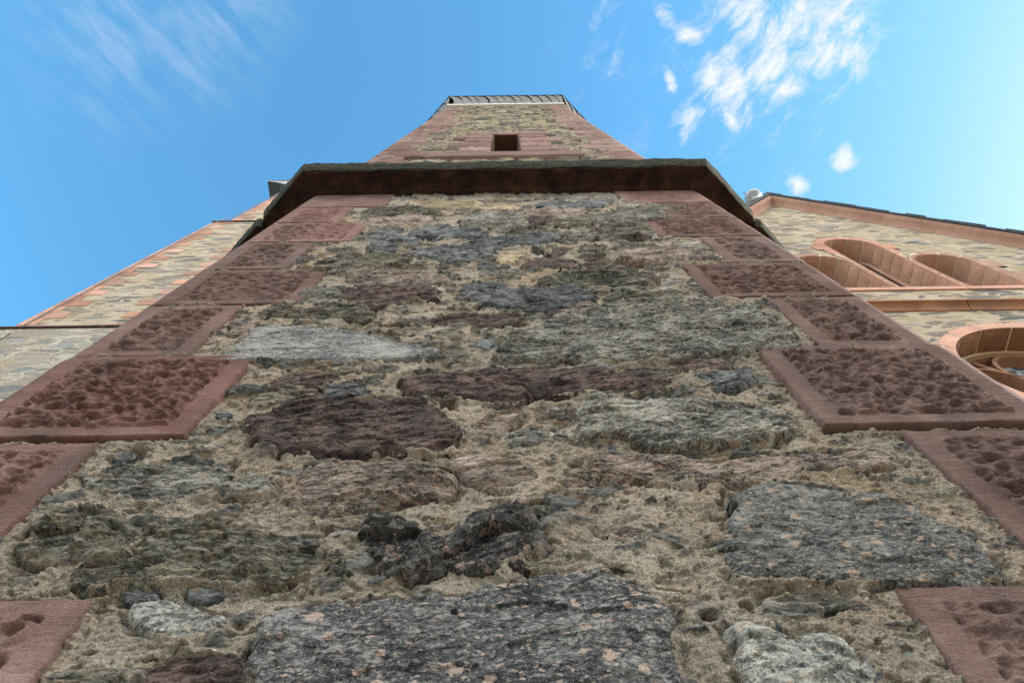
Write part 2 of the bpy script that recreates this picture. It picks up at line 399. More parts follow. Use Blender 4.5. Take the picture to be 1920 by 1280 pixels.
M['cornice'] = mat_cornice()

def mat_rubble(name, mortar, cells, sx=3.2, sz=9.0, cover=.12, bump=.03, warp=.10, lo=(.0, .22)):
    m, k, b = newmat(name); c = obj_coord(k, False)
    cc = k.vmath('ADD', c, k.vmath('SCALE', k.vmath('SUBTRACT', k.noise(c, 2.2, 6, .62, out=1), (.5, .5, .5)), warp * 4.2))
    cs = k.mapping(cc, sc=(sx, sx, sz))
    v = k.voro(cs, 1.0); e = k.voro(cs, 1.0, 'DISTANCE_TO_EDGE')
    rc = k.node('ShaderNodeSeparateColor'); k.l.new(v.outputs['Color'], rc.inputs[0])
    thr = k.step(rc.outputs[2], 0, 1, lo[0], lo[1])
    ed = k.math('ADD', e.outputs['Distance'], k.math('MULTIPLY', k.math('SUBTRACT', k.noise(c, 26, 5, .7), .5), .22))
    ms = k.step(ed, thr, k.math('ADD', thr, .035))
    sc_ = k.ramp(rc.outputs[0], [(i / (len(cells) - 1), x) for i, x in enumerate(cells)])
    fl = k.noise(k.mapping(c, sc=(1, 1, 4)), 16, 6, .7)
    sc_ = k.mix(k.step(fl, .36, .5, .6, 0), sc_, (.06, .06, .055)); sc_ = k.mix(k.step(fl, .55, .7, 0, .4), sc_, (.52, .49, .44))
    mn = k.noise(c, 2.2, 6, .62)
    mc = k.mix(k.step(mn, .38, .66), mortar, tuple(x * y for x, y in zip(mortar, (.80, .74, .62))))
    mc = k.mix(k.step(k.noise(c, 60, 4, .7), .3, .5, .45, 0), mc, tuple(x * .45 for x in mortar))
    k.put(b.inputs['Base Color'], k.mix(ms, mc, sc_)); b.inputs['Roughness'].default_value = .95
    h = k.math('ADD', k.math('MULTIPLY', ms, .7), k.math('ADD', k.math('MULTIPLY', fl, .8), k.math('MULTIPLY', k.noise(c, 45, 4), .35)))
    k.put(b.inputs['Normal'], k.bump(h, 1.0, bump))
    return m
cells = [(.19, .19, .185), (.40, .35, .29), (.16, .175, .19), (.52, .46, .37), (.29, .275, .25), (.44, .32, .26), (.22, .24, .25), (.58, .53, .46)]
M['rubble_cream'] = mat_rubble('cream_rubble', (.70, .585, .455), cells, 2.0, 6.6, lo=(.02, .34), warp=.07, bump=.08)
M['rubble_grey'] = mat_rubble('grey_rubble', (.55, .48, .39), cells[::-1], 2.2, 7.5, lo=(.0, .10))
M['rubble_dark'] = mat_rubble('weathered_rubble', (.50, .43, .31), [(.10, .10, .10), (.26, .21, .16), (.16, .15, .14), (.33, .26, .20), (.12, .11, .10)], 3.0, 10, lo=(0, .2), bump=.05)

def mat_slate():
    m, k, b = newmat('slate'); c = obj_coord(k)
    n = k.noise(c, 6, 6, .65); col = k.ramp(n, [(.3, (.03, .034, .037)), (.5, (.075, .082, .086)), (.7, (.16, .17, .175))])
    k.put(b.inputs['Base Color'], col); b.inputs['Roughness'].default_value = .6
    k.put(b.inputs['Normal'], k.bump(n, .6, .01)); return m
M['roof_slate'] = mat_slate()
def plain(name, col, rough=.8, metal=0.0, var=.25, sc=8.0):
    m, k, b = newmat(name); c = obj_coord(k)
    n = k.noise(c, sc, 6, .65)
    k.put(b.inputs['Base Color'], k.ramp(n, [(.3, tuple(x * (1 - var) for x in col)), (.7, tuple(min(.9, x * (1 + var)) for x in col))]))
    b.inputs['Roughness'].default_value = rough; b.inputs['Metallic'].default_value = metal
    k.put(b.inputs['Normal'], k.bump(k.noise(c, sc * 8, 4), .3, .004)); return m
M['pale_slate'] = plain('pale_slate', (.36, .38, .40), .6, var=.35, sc=6)
M['roof_edge'] = plain('dark_slate_edge', (.05, .062, .07), .7)
M['white_board'] = plain('weathered_white_board', (.58, .56, .50), .7, var=.2, sc=3)
M['shade_inside'] = plain('shade_tinted_interior', (.10, .045, .035), .9)  # red stone darkened in colour to stand for shade in the slit window
M['cable'] = plain('grey_cable', (.13, .14, .15), .5, .6)
M['zinc'] = plain('zinc', (.24, .25, .26), .42, .7, var=.3, sc=5)
M['plaster'] = plain('ochre_plaster', (.62, .38, .18), .9, var=.12, sc=2)
M['joint'] = plain('pale_joint_mortar', (.62, .53, .38), .95, var=.2, sc=12)
M['timber'] = plain('tan_timber', (.36, .24, .13), .8)
M['ground'] = plain('paving', (.22, .19, .15), .95, var=.3, sc=.8)
def mat_rockface(name, a, b_, bump=.03):
    m, k, b = newmat(name); c = obj_coord(k)
    n = k.noise(c, 2.5, 6, .6); f = k.noise(c, 24, 6, .7)
    col = k.ramp(n, [(.3, a), (.7, b_)]); col = k.mix(k.step(f, .3, .48, .45, 0), col, tuple(x * .5 for x in a))
    k.put(b.inputs['Base Color'], col); k.put(b.inputs['Normal'], k.bump(f, 1.0, bump)); return m
M['reveal'] = mat_rockface('rock_faced_sandstone', (.46, .25, .175), (.60, .355, .26), .03)
M['reveal_brown'] = mat_rockface('rock_faced_brown_sandstone', (.24, .115, .062), (.38, .20, .12), .045)
def mat_glass(name, rose=False):
    m, k, b = newmat(name); c = k.node('ShaderNodeTexCoord').outputs['Object']
    if rose:
        v = k.voro(k.mapping(c, sc=(3.2, .01, 3.2)), 1.0, 'DISTANCE_TO_EDGE').outputs['Distance']
        r = k.vmath('LENGTH', k.vmath('MULTIPLY', c, (1, 0, 1)))
        ring = k.math('ABSOLUTE', k.math('SUBTRACT', k.math('FRACT', k.math('MULTIPLY', r, 4.2)), .5))
        ln = k.math('MAXIMUM', k.step(v, .055, .03), k.step(ring, .07, .04))
        cell = k.voro(k.mapping(c, sc=(3.2, .01, 3.2)), 1.0).outputs['Color']
        rc = k.node('ShaderNodeSeparateColor'); k.l.new(cell, rc.inputs[0])
        gl = k.ramp(rc.outputs[0], [(0, (.02, .03, .045)), (.4, (.045, .07, .10)), (.7, (.10, .12, .15)), (1, (.05, .05, .07))])
        col = k.mix(ln, gl, (.42, .45, .46))
    else:
        br = k.node('ShaderNodeTexBrick'); k.put(br.inputs[0], k.mapping(c, rot=(R(90), 0, 0), sc=(1, 1, 1)))
        br.inputs['Scale'].default_value = 5; br.inputs['Mortar Size'].default_value = .03
        br.inputs['Color1'].default_value = (.03, .045, .06, 1); br.inputs['Color2'].default_value = (.07, .085, .10, 1); br.inputs['Mortar'].default_value = (.015, .015, .017, 1)
        col = br.outputs[0]
    k.put(b.inputs['Base Color'], col); b.inputs['Roughness'].default_value = .12; b.inputs['Specular IOR Level'].default_value = .5
    k.put(b.inputs['Normal'], k.bump(k.noise(c, 14, 3), .25, .01)); return m
M['glass'] = mat_glass('leaded_glass'); M['rose_glass'] = mat_glass('stained_glass', True)

# ================================================================== THE TURRET
D = 0.65                                              # camera to the front face
def lineX(px, py): return at(px, py, D)[0]
XL = np.mean([lineX(*p) for p in ((1, 758), (134.7, 672.5), (451, 459.7), (510.6, 419.8), (557.5, 389.4), (595, 365))])
XR = np.mean([lineX(*p) for p in ((1295.6, 352), (1330, 376), (1375, 405), (1433, 441.7), (1480, 471), (1580, 532), (1661, 590), (1753, 650), (1824, 695), (1919, 756))])
HW = (XR - XL) / 2; XC = (XR + XL) / 2
APO = HW * (1 + math.sqrt(2)); CY = D + APO
def octv(i, o=0.0):                                  # vertex i of the octagon grown by o; 0 and 1 bound the front face
    rad = (APO + o) / math.cos(R(22.5)); a = R(-112.5 + 45 * i)
    return XC + rad * math.cos(a), CY + rad * math.sin(a)
def ring(t, o=0.0):
    i = math.floor(t); f = t - i
    a, b = octv(i, o), octv(i + 1, o)
    return a[0] + (b[0] - a[0]) * f, a[1] + (b[1] - a[1]) * f

turret = thing('stair_turret', 'eight-sided stone stair turret towering straight above, rough rubble face framed by red sandstone corner blocks', 'turret')

# course lines (heights of the joints between corner blocks), from the picture
PITCH = 0.585 * D
ZT = at(956, 365, D)[2]                               # top of the highest block under the cornice
JY = [((650, 367), (1230, 355)), ((640, 389), (1245, 381.5)), ((670, 418.5), (1225, 408.5)), ((590, 454.5), (1320, 444)), ((600, 504.5), (1300, 494.5)),
      ((455, 572), (1440, 558)), ((470, 670), (1430, 653)), ((190, 825), (1690, 809)), ((180, 1117), (1672, 1093))]
ZJ = [(at(*a, D)[2] + at(*b, D)[2]) / 2 for a, b in JY]; ZJ.append(ZJ[-1] - PITCH)
Z_CORN = at(956, 361, 0.645)[2]
Z_EAVE = at(948, 200, D)[2]

def zspacing(z):                                      # mesh step, finer near the ground where stone is seen closest
    d = math.hypot(D, max(z - CAM_Z, 0.3)); return max(0.0022, 0.00135 * d)
def zrows(z0, z1, k=1.0):
    out = [z0]
    while out[-1] < z1:
        d = max(out[-1] - CAM_Z, .3)
        out.append(out[-1] + max(.0022, .0014 * (d * d + D * D) / D * .55) * k)
    out[-1] = z1
    return np.array(out)

# ---- mortar bed of the front face
zr = zrows(CAM_Z + .25, Z_CORN + .03, .62); xr = np.linspace(XL + .012, XR - .012, 760)
X, Z = np.meshgrid(xr, zr)
def fade(freq, Z):                                     # leave out relief finer than the mesh
    d = np.maximum(Z - CAM_Z, .3); dz = .00048 * (d * d + D * D) / D
    return sst(1 / freq, 1.6 * dz, 4.5 * dz)
def fbmf(x, y, o, seed, rough, Z, f0):
    t = 0; a = 1.0; sm = 0
    for k in range(o):
        t = t + a * gn(x, y, seed + k * 3) * fade(f0 * 2.03 ** k, Z); sm += a; a *= rough; x = x * 2.03 + 5.1; y = y * 2.03 + 1.7
    return t / sm
def mortar_h(X, Z):
    wx = X + .02 * fbm(X * 14, Z * 14, 3, 41); wz = Z + .014 * fbm(X * 14, Z * 14, 3, 43)
    hi = sst(Z, 2.4, 3.2)
    h = .011 * fbmf(X * 8, Z * 12, 5, 1, .6, Z, 12) + .0062 * fbmf(wx * 30, wz * 40, 5, 5, .66, Z, 40)
    h += (.0026 * (ridged(wx * 60, wz * 80, 2, 9) - .6) + .0022 * gn(X * 120, Z * 130, 12)) * fade(110, Z) + .0010 * gn(X * 210, Z * 210, 14) * fade(210, Z)
    h += hi * .011 * fbm(wx * 5, wz * 19, 3, 61, .6)                         # rougher, ledged bed higher up
    p = fbmf(wx * 26, wz * 36, 4, 51, .6, Z, 36)
    h -= .014 * sst(p, .22, .46)                                             # crumbled hollows
    h += .007 * sst(fbmf(wx * 42, wz * 50, 3, 53, .5, Z, 50), .22, .5)       # lumps of mortar
    led = ridged(wx * 4, wz * 15, 3, 21)
    h -= .018 * sst(led, .84, .97)                                           # ragged cracks between trowel strokes
    # chips and flat flakes of stone bedded in the mortar
    fx_ = X + .05 * fbm(X * 6, Z * 9, 3, 65); fz_ = Z + .022 * fbm(X * 9, Z * 12, 3, 67)
    f1, f2, cid = worley(fx_ * 9.5, fz_ * 29, 71)
    edge = (f2 - f1) + .20 * fbm(X * 45, Z * 70, 3, 73)
    cut = .72 - .26 * hi
    m1 = sst(edge, .22, .42 - .06 * hi) * (cid > cut)
    g1, g2, cid2 = worley(X * 30 + 1.2 * gn(X * 20, Z * 20, 75), Z * 60, 77)
    m2 = sst((g2 - g1) + .1 * gn(X * 90, Z * 90, 79), .25, .38) * (cid2 > .86)
    smear = sst(fbm(X * 12, Z * 16, 3, 81), .25, -.05)
    m1 = m1 * smear
    tilt = (cid * 7.31 % 1 - .5)
    h = h * (1 - .5 * m1) + m1 * (.005 + .007 * hi + .005 * facets(fx_ * 14, fz_ * 50, 83) + .004 * tilt) + m2 * .005
    return h, np.clip(m1 + .9 * m2, 0, 1), np.where(m1 > .2, cid * 5.77 % 1, cid2 * 9.13 % 1)
H, FL, FID = mortar_h(X, Z)
holes = [(1475, 790, 24, 11, .06), (1205, 492, 55, 9, .06), (745, 608, 40, 4, .05), (735, 623, 24, 4, .05), (478, 608, 8, 5, .04),
         (835, 655, 22, 9, .05), (645, 738, 26, 6, .05), (800, 735, 55, 6, .05), (840, 757, 18, 8, .05), (1240, 690, 34, 5, .05),
         (1010, 470, 16, 6, .05), (870, 442, 22, 3.5, .05), (820, 449, 14, 3.5, .05), (1005, 945, 22, 10, .05), (1520, 872, 60, 6, .045),
         (1368, 940, 10, 26, .045), (345, 1190, 24, 10, .05), (1330, 1150, 20, 12, .04), (1400, 1130, 18, 10, .035), (965, 725, 22, 10, .05),
         (1630, 850, 24, 5, .04), (430, 868, 14, 8, .04), (1545, 1082, 60, 5, .04), (1050, 380, 40, 2, .06), (960, 374, 60, 2, .06),
         (1215, 552, 40, 7, .05), (250, 843, 40, 8, .035), (1130, 368, 22, 2, .06), (700, 1000, 12, 10, .03), (575, 1005, 30, 8, .03), (455, 1250, 14, 50, .04),
         (1430, 760, 14, 4, .05), (1460, 745, 22, 5, .05), (620, 595, 30, 5, .03), (900, 575, 16, 4, .04), (935, 560, 12, 3, .04), (1090, 905, 40, 7, .03)]
for (hx, hy, rx, ry, dep) in holes:
    c = at(hx, hy, D); a = abs(at(hx + rx, hy, D)[0] - c[0]); e = abs(at(hx, hy - ry, D)[2] - at(hx, hy + ry, D)[2]) / 2
    q = np.sqrt(((X - c[0]) / a) ** 2 + ((Z - c[2]) / e) ** 2) + .35 * fbm(X * 40, Z * 40, 3, 31)
    H -= dep * sst(q, 1.15, .55)
MX, MZ, MH = X, Z, H

# ---- rubble stones: outlines read off the picture, set in the wall plane with their own thickness
def chaikin(p, n=2):
    p = np.array(p)
    for _ in range(n):
        q = np.roll(p, -1, 0); p = np.stack([.75 * p + .25 * q, .25 * p + .75 * q], 1).reshape(-1, 2)
    return p
def sdf(px, pz, poly):
    d = np.full(px.shape, 1e9); s = np.ones(px.shape)
    n = len(poly)
    for i in range(n):
        ax, az = poly[i]; bx, bz = poly[i - 1]
        ex, ez = bx - ax, bz - az; wx, wz = px - ax, pz - az
        t = np.clip((wx * ex + wz * ez) / (ex * ex + ez * ez + 1e-12), 0, 1)
        d = np.minimum(d, (wx - ex * t) ** 2 + (wz - ez * t) ** 2)
        c1 = pz >= az; c2 = pz < bz; c3 = ex * wz > ez * wx
        fl = (c1 & c2 & c3) | (~c1 & ~c2 & ~c3)
        s = np.where(fl, -s, s)
    return s * np.sqrt(d)
# per kind: (ledge amplitude, rough amplitude, tilt of the foliation)
KIND = {'granite': (.004, .0050, .2), 'granite2': (.005, .0045, .1), 'granite3': (.010, .010, .5), 'gneiss': (.011, .0055, .08), 'gneiss2': (.0025, .0025, .05),
        'gneiss3': (.009, .005, .12), 'red': (.011, .0045, .3), 'schist': (.016, .008, .12), 'slate': (.010, .006, .1), 'tan': (.004, .003, .05), 'pale': (.006, .006, .3)}
_sid = [0]
LAP = np.full(MX.shape, 9.0); LPR = np.zeros(MX.shape)
def stone(kind, prot, pts, label=None, dome=0.0):
    _sid[0] += 1; sid = _sid[0]
    poly = np.array([(lambda q: (q[0], q[2]))(at(px, py, D - prot * .5)) for px, py in pts])
    poly = chaikin(poly, 1)
    x0, z0 = poly.min(0) - .03; x1, z1 = poly.max(0) + .03
    z1 = min(z1, Z_CORN + .02); x0 = max(x0, XL + .01); x1 = min(x1, XR - .01)
    led, rg, tilt = KIND[kind]
    grow = .007 + .009 * sst(np.array(z0), 2.7, 3.3); prot = prot * .82
    size = min(x1 - x0, z1 - z0) - .06
    sc = min(1.0, size / .14)
    def dist(X, Z):
        wob = .012 * sc * fbm(X * 11, Z * 14, 3, sid) + .010 * sc * facets(X * 20, Z * 34, sid + 1) + .004 * sc * fbm(X * 60, Z * 70, 2, sid + 3)
        return -sdf(X, Z, poly) + wob + grow
    # mortar laps up to this stone
    r0, r1 = np.searchsorted(MZ[:, 0], [z0 - .05, z1 + .05]); c0, c1 = np.searchsorted(MX[0], [x0 - .05, x1 + .05])
    if r1 > r0 and c1 > c0:
        dd = -dist(MX[r0:r1, c0:c1], MZ[r0:r1, c0:c1]); cur = LAP[r0:r1, c0:c1]; up = dd < cur
        LAP[r0:r1, c0:c1] = np.where(up, dd, cur); LPR[r0:r1, c0:c1] = np.where(up, prot, LPR[r0:r1, c0:c1])
    st = zspacing((z0 + z1) / 2) * .9
    xs = np.linspace(x0, x1, max(10, int((x1 - x0) / st))); zs = zrows(z0, z1, .62)
    if len(zs) < 14: zs = np.linspace(z0, z1, 14)
    X, Z = np.meshgrid(xs, zs)
    d = dist(X, Z)
    e = min(.020, size * .22) * (.45 + 1.1 * sst(fbm(X * 7, Z * 7, 2, sid + 17), -.4, .4))
    u = np.clip(d / e, 0, 1)
    h = prot * (u * (2 - u)) ** .7 - .012
    xx = X * math.cos(tilt) + Z * math.sin(tilt); zz = -X * math.sin(tilt) + Z * math.cos(tilt)
    xx = xx + .012 * fbm(X * 16, Z * 16, 3, sid + 21); zz = zz + .008 * fbm(X * 20, Z * 20, 3, sid + 23)
    h = h + dome * np.clip(d / (size * .5), 0, 1)
    n = fbm(xx * 5, zz * 20, 4, sid * 2, .55)
    lv = 3.0
    tq = n * lv + sid; fr = tq - np.floor(tq)
    ter = (np.floor(tq) + sst(fr, .78, 1.0) - sid) / lv                      # split, stepped layers
    amp = (.30 + .70 * u) * min(1, size / .10)
    flat = .5 if kind in ('granite', 'granite2', 'gneiss2') else .8
    h = h + led * (1.5 if flat > .6 else 1.2) * amp * (.65 * ter + .35 * n)
    h = h + rg * amp * flat * (1.7 * facets(xx * 9, zz * 21, sid + 31) * fade(20, Z) + .75 * facets(xx * 22, zz * 48, sid + 33) * fade(48, Z))
    h = h + rg * amp * (.55 * fbmf(xx * 24, zz * 48, 4, sid * 2 + 7, .55, Z, 48) + .3 * (ridged(xx * 60, zz * 100, 2, sid * 2 + 9) - .6) * fade(130, Z))
    h = np.where(d < 0, -.012 + d * 4.0, h)
    o = grid_obj('rubble_stone', np.stack([X, D - h, Z], -1), M[kind], turret, mask=d > -.012)
    if label: o['label'] = label
    return o
stone('granite', .024, [(472,1148),(560,1128),(680,1108),(790,1098),(880,1095),(960,1085),(1050,1065),(1100,1050),(1150,1055),(1200,1075),(1240,1115),(1255,1150),(1262,1190),(1280,1230),(1285,1285),(1280,1360),(465,1360),(468,1230)], 'largest blue-black granite block with pink flecks')
stone('granite2', .026, [(1380,912),(1430,895),(1500,893),(1560,905),(1640,915),(1700,930),(1760,960),(1830,990),(1870,1040),(1880,1078),(1780,1085),(1640,1080),(1560,1075),(1500,1065),(1440,1080),(1360,1055),(1350,1030),(1365,985),(1370,950)], 'grey granite block with tan flecks')
stone('pale', .026, [(1375,1165),(1400,1160),(1440,1172),(1480,1180),(1520,1165),(1560,1178),(1600,1200),(1640,1250),(1670,1300),(1680,1350),(1410,1350),(1400,1250),(1390,1200)], 'pale grey craggy stone', .012)
stone('schist', .014, [(1435,1112),(1500,1100),(1560,1104),(1620,1122),(1645,1138),(1580,1132),(1500,1124),(1450,1125)])
stone('pale', .014, [(1682,1205),(1705,1198),(1722,1210),(1718,1226),(1690,1226)])
stone('gneiss3', .022, [(1055,900),(1080,865),(1120,845),(1180,848),(1300,848),(1420,850),(1500,845),(1560,835),(1640,832),(1690,845),(1692,860),(1600,870),(1480,880),(1350,895),(1250,895),(1180,880),(1120,888)], 'long pinkish gneiss slab')
stone('gneiss', .034, [(1090,760),(1105,735),(1160,735),(1250,740),(1380,745),(1440,755),(1480,765),(1490,785),(1460,805),(1440,815),(1380,820),(1300,830),(1240,825),(1180,812),(1120,808),(1085,820),(1075,790)])
stone('red', .024, [(735,700),(780,690),(850,685),(940,680),(985,700),(1000,722),(985,740),(940,748),(870,738),(800,735),(745,715)])
stone('red', .030, [(950,684),(1060,685),(1150,688),(1230,700),(1270,712),(1240,732),(1180,726),(1080,727),(1010,727),(990,712),(960,700)], 'dark red slab')
stone('gneiss', .034, [(925,655),(950,640),(1000,610),(1060,585),(1140,570),(1240,565),(1330,562),(1400,575),(1450,590),(1480,625),(1500,645),(1440,650),(1340,650),(1250,665),(1150,672),(1050,662),(960,665)], 'big grey-green gneiss block')
stone('gneiss2', .026, [(405,670),(445,645),(465,615),(500,607),(580,608),(660,617),(720,628),(780,640),(825,655),(820,662),(740,665),(640,668),(540,670),(470,668)], 'smooth pale blue-grey slab')
stone('schist', .020, [(820,645),(860,645),(885,660),(870,675),(845,674)])
stone('red', .018, [(500,718),(525,697),(570,687),(610,690),(640,700),(620,712),(560,717),(510,725)])
stone('schist', .016, [(470,742),(500,725),(560,722),(600,727),(580,740),(520,745),(475,750)])
stone('slate', .024, [(605,722),(640,715),(680,722),(697,732),(660,738),(620,733)])
stone('red', .032, [(455,775),(480,765),(510,758),(540,743),(600,738),(680,735),(740,737),(800,738),(820,755),(840,775),(858,805),(850,838),(790,838),(700,838),(620,842),(560,838),(500,835),(470,825),(478,800),(460,790)], 'large dark purple-red block')
stone('gneiss', .022, [(155,890),(190,880),(250,865),(330,858),(400,858),(435,865),(430,890),(400,912),(340,925),(270,932),(215,915),(165,905)])
stone('gneiss', .022, [(400,915),(440,890),(460,872),(505,878),(515,905),(490,918),(440,920)])
stone('gneiss3', .022, [(530,915),(560,880),(600,862),(680,850),(760,852),(820,862),(850,890),(845,920),(770,930),(700,935),(620,940),(540,940)], None, .012)
stone('gneiss3', .020, [(860,875),(900,855),(960,855),(1010,870),(1015,895),(960,910),(910,900),(870,885)])
stone('schist', .030, [(20,1020),(60,985),(90,955),(140,940),(190,945),(230,965),(250,985),(255,1010),(235,1040),(180,1050),(130,1045),(60,1035)])
stone('schist', .032, [(262,965),(320,958),(400,962),(470,985),(540,990),(600,1015),(640,1030),(665,1055),(650,1075),(600,1060),(540,1070),(470,1078),(430,1095),(370,1080),(300,1070),(230,1082),(180,1085),(115,1075),(130,1048),(190,1050),(245,1030)], 'wide dark layered schist block')
stone('granite3', .036, [(680,965),(720,945),(760,955),(795,985),(830,998),(858,985),(880,955),(920,930),(965,930),(995,962),(1028,1000),(995,1024),(930,1054),(890,1066),(850,1046),(790,1054),(740,1076),(700,1066),(710,1030),(685,1005)], 'craggy dark granite stone shaped like a wide V')
stone('pale', .026, [(245,1125),(270,1118),(310,1130),(380,1150),(430,1145),(415,1165),(360,1185),(330,1190),(290,1170),(250,1155)])
stone('red', .018, [(270,1228),(340,1215),(440,1212),(462,1225),(458,1340),(240,1340),(250,1270)])
stone('schist', .022, [(90,1262),(140,1242),(200,1240),(240,1256),(235,1290),(120,1300)])
stone('slate', .010, [(630,990),(650,985),(668,992),(650,1002)])
stone('schist', .012, [(0,1075),(30,1062),(75,1070),(60,1085),(10,1090)])
stone('slate', .012, [(230,1105),(260,1092),(290,1096),(285,1110),(240,1116)])
stone('slate', .010, [(350,1096),(380,1092),(410,1100),(380,1110)])
stone('gneiss3', .010, [(1130,985),(1170,975),(1215,985),(1225,1000),(1170,1003)])
stone('schist', .014, [(985,945),(1010,938),(1030,942),(1005,953)])
# middle and upper part of the face
stone('slate', .012, [(205,848),(235,838),(257,845),(235,855)])
stone('gneiss3', .016, [(435,612),(465,604),(480,608),(445,624)])
stone('gneiss3', .016, [(885,795),(900,775),(950,766),(985,772),(960,790),(910,808),(885,808)])
stone('gneiss', .016, [(935,808),(990,795),(1030,798),(1042,815),(980,825),(945,820)])
stone('pale', .014, [(1028,762),(1042,754),(1058,763),(1042,770)])
stone('red', .016, [(1255,676),(1290,666),(1350,664),(1372,676),(1330,686),(1270,684)])
stone('slate', .024, [(1297,700),(1340,688),(1400,680),(1420,695),(1380,718),(1350,720),(1330,705)])
stone('schist', .018, [(912,670),(950,662),(1020,668),(1032,678),(950,677)])
stone('schist', .026, [(487,578),(520,570),(580,577),(640,572),(702,575),(690,588),(630,592),(560,592),(500,588)])
stone('red', .014, [(795,600),(830,588),(880,582),(930,582),(988,592),(960,600),(880,602),(820,606)])
stone('slate', .026, [(855,542),(900,530),(960,535),(1040,536),(1110,545),(1122,560),(1060,572),(960,572),(900,562)])
stone('red', .028, [(628,553),(660,540),(720,533),(800,530),(817,545),(810,558),(760,562),(700,568),(650,560)])
stone('gneiss3', .022, [(645,525),(670,510),(720,502),(800,504),(848,515),(830,524),(760,528),(690,532)])
stone('schist', .034, [(575,497),(610,484),(650,478),(710,472),(762,478),(768,486),(730,498),(660,500),(600,500)])
stone('tan', .026, [(934,478),(955,468),(976,466),(980,475),(957,486),(940,486)], 'small pale tan stone')
stone('slate', .034, [(773,476),(805,461),(860,457),(912,458),(932,475),(890,484),(840,485),(800,478)])
stone('slate', .034, [(860,455),(900,444),(950,440),(1000,438),(1045,436),(1062,442),(1020,456),(960,458),(900,457)])
stone('slate', .028, [(690,442),(720,440),(780,442),(787,452),(740,456),(700,456)])
stone('slate', .034, [(768,438),(790,424),(850,421),(900,427),(915,436),(880,443),(820,442)])
stone('slate', .024, [(681,433),(720,427),(754,424),(747,433),(700,439)])
stone('gneiss', .030, [(858,408),(890,394),(940,391),(987,398),(987,418),(930,425),(880,422)])
stone('gneiss3', .022, [(665,412),(740,402),(800,400),(817,413),(760,424),(700,422)])
stone('schist', .030, [(680,393),(720,386),(790,386),(824,392),(815,399),(760,399),(700,399)])
stone('tan', .022, [(757,376),(800,373),(900,375),(907,384),(860,388),(790,386)])
stone('tan', .024, [(885,388),(960,381),(987,387),(920,393)])
stone('slate', .030, [(998,381),(1040,375),(1100,376),(1142,373),(1137,384),(1080,387),(1020,387)])
stone('gneiss3', .026, [(960,399),(1010,388),(1080,386),(1112,395),(1060,402),(990,406)])
stone('red', .034, [(990,405),(1005,401),(1021,407),(1016,417),(995,417)])
stone('schist', .030, [(1020,413),(1060,405),(1112,404),(1107,419),(1050,421)])
stone('gneiss', .028, [(1113,403),(1160,391),(1232,391),(1258,404),(1190,411),(1130,413)])
stone('schist', .034, [(1108,429),(1140,414),(1190,413),(1217,429),(1217,440),(1150,447),(1120,441)])
stone('schist', .028, [(945,433),(990,420),(1030,423),(1038,432),(990,439)])
stone('gneiss', .026, [(1040,438),(1080,428),(1112,432),(1118,442),(1070,452),(1045,448)])
stone('red', .016, [(1025,475),(1050,458),(1062,462),(1055,477)])
stone('schist', .030, [(1084,463),(1110,454),(1132,456),(1137,465),(1110,471)])
stone('gneiss3', .034, [(1135,471),(1200,463),(1270,462),(1322,468),(1327,478),(1250,484),(1160,484)], 'overhanging pinkish stone above a dark hollow')
stone('red', .024, [(985,490),(1020,479),(1075,484),(1082,497),(1030,502),(995,499)])
stone('red', .014, [(1095,491),(1110,481),(1142,482),(1143,494),(1105,501)])
stone('schist', .034, [(1005,524),(1040,508),(1100,502),(1180,500),(1222,510),(1237,520),(1200,528),(1120,531),(1040,531)])
stone('schist', .030, [(1143,546),(1180,540),(1230,541),(1278,548),(1265,557),(1210,565),(1170,557)])
stone('schist', .020, [(1150,458),(1190,452),(1235,455),(1225,461),(1170,463)])
stone('tan', .020, [(640,478),(690,468),(740,470),(700,476)])
stone('slate', .018, [(690,462),(720,458),(752,460),(735,466),(700,466)])
stone('gneiss', .022, [(560,545),(600,538),(640,542),(620,552),(575,556)])
stone('schist', .020, [(1290,388),(1240,384),(1190,384),(1150,390),(1170,393),(1220,392)])
stone('slate', .022, [(850,532),(905,525),(950,526),(940,533),(890,536)])
stone('gneiss', .020, [(1260,385),(1160,386),(1180,379),(1140,372),(1060,372),(1040,369),(1100,366),(1150,367)])
stone('gneiss', .022, [(1370,600),(1420,586),(1455,596),(1468,614),(1420,622),(1380,616)])
stone('schist', .020, [(1430,632),(1470,627),(1500,640),(1480,646),(1440,644)])

for kd, pts in (('schist', [(820,490),(850,486),(882,492),(850,501)]), ('slate', [(893,493),(918,489),(928,497),(902,501)]), ('gneiss', [(901,509),(926,505),(928,515),(905,517)]),
                ('gneiss', [(1235,521),(1275,517),(1282,528),(1245,531)]), ('schist', [(1150,533),(1190,530),(1194,537),(1155,539)]), ('red', [(1030,582),(1055,579),(1057,590),(1035,593)]),
                ('schist', [(963,592),(1010,586),(1018,594),(970,599)]), ('schist', [(956,620),(985,615),(987,628),(962,629)]), ('slate', [(898,637),(920,633),(924,646),(903,646)]),
                ('slate', [(406,772),(430,769),(432,777),(410,778)]), ('schist', [(638,685),(660,682),(662,692),(642,693)]), ('schist', [(816,617),(850,613),(858,622),(825,625)]),
                ('schist', [(563,868),(600,858),(637,849),(632,859),(590,871)]), ('gneiss3', [(833,862),(880,848),(932,844),(932,856),(860,868)]), ('gneiss3', [(735,470),(760,466),(785,468),(770,474),(745,475)]),
                ('gneiss', [(1320,455),(1280,452),(1250,456),(1275,461),(1310,462)]), ('schist', [(1180,425),(1225,420),(1228,428),(1195,432)])):
    stone(kd, .024, pts)

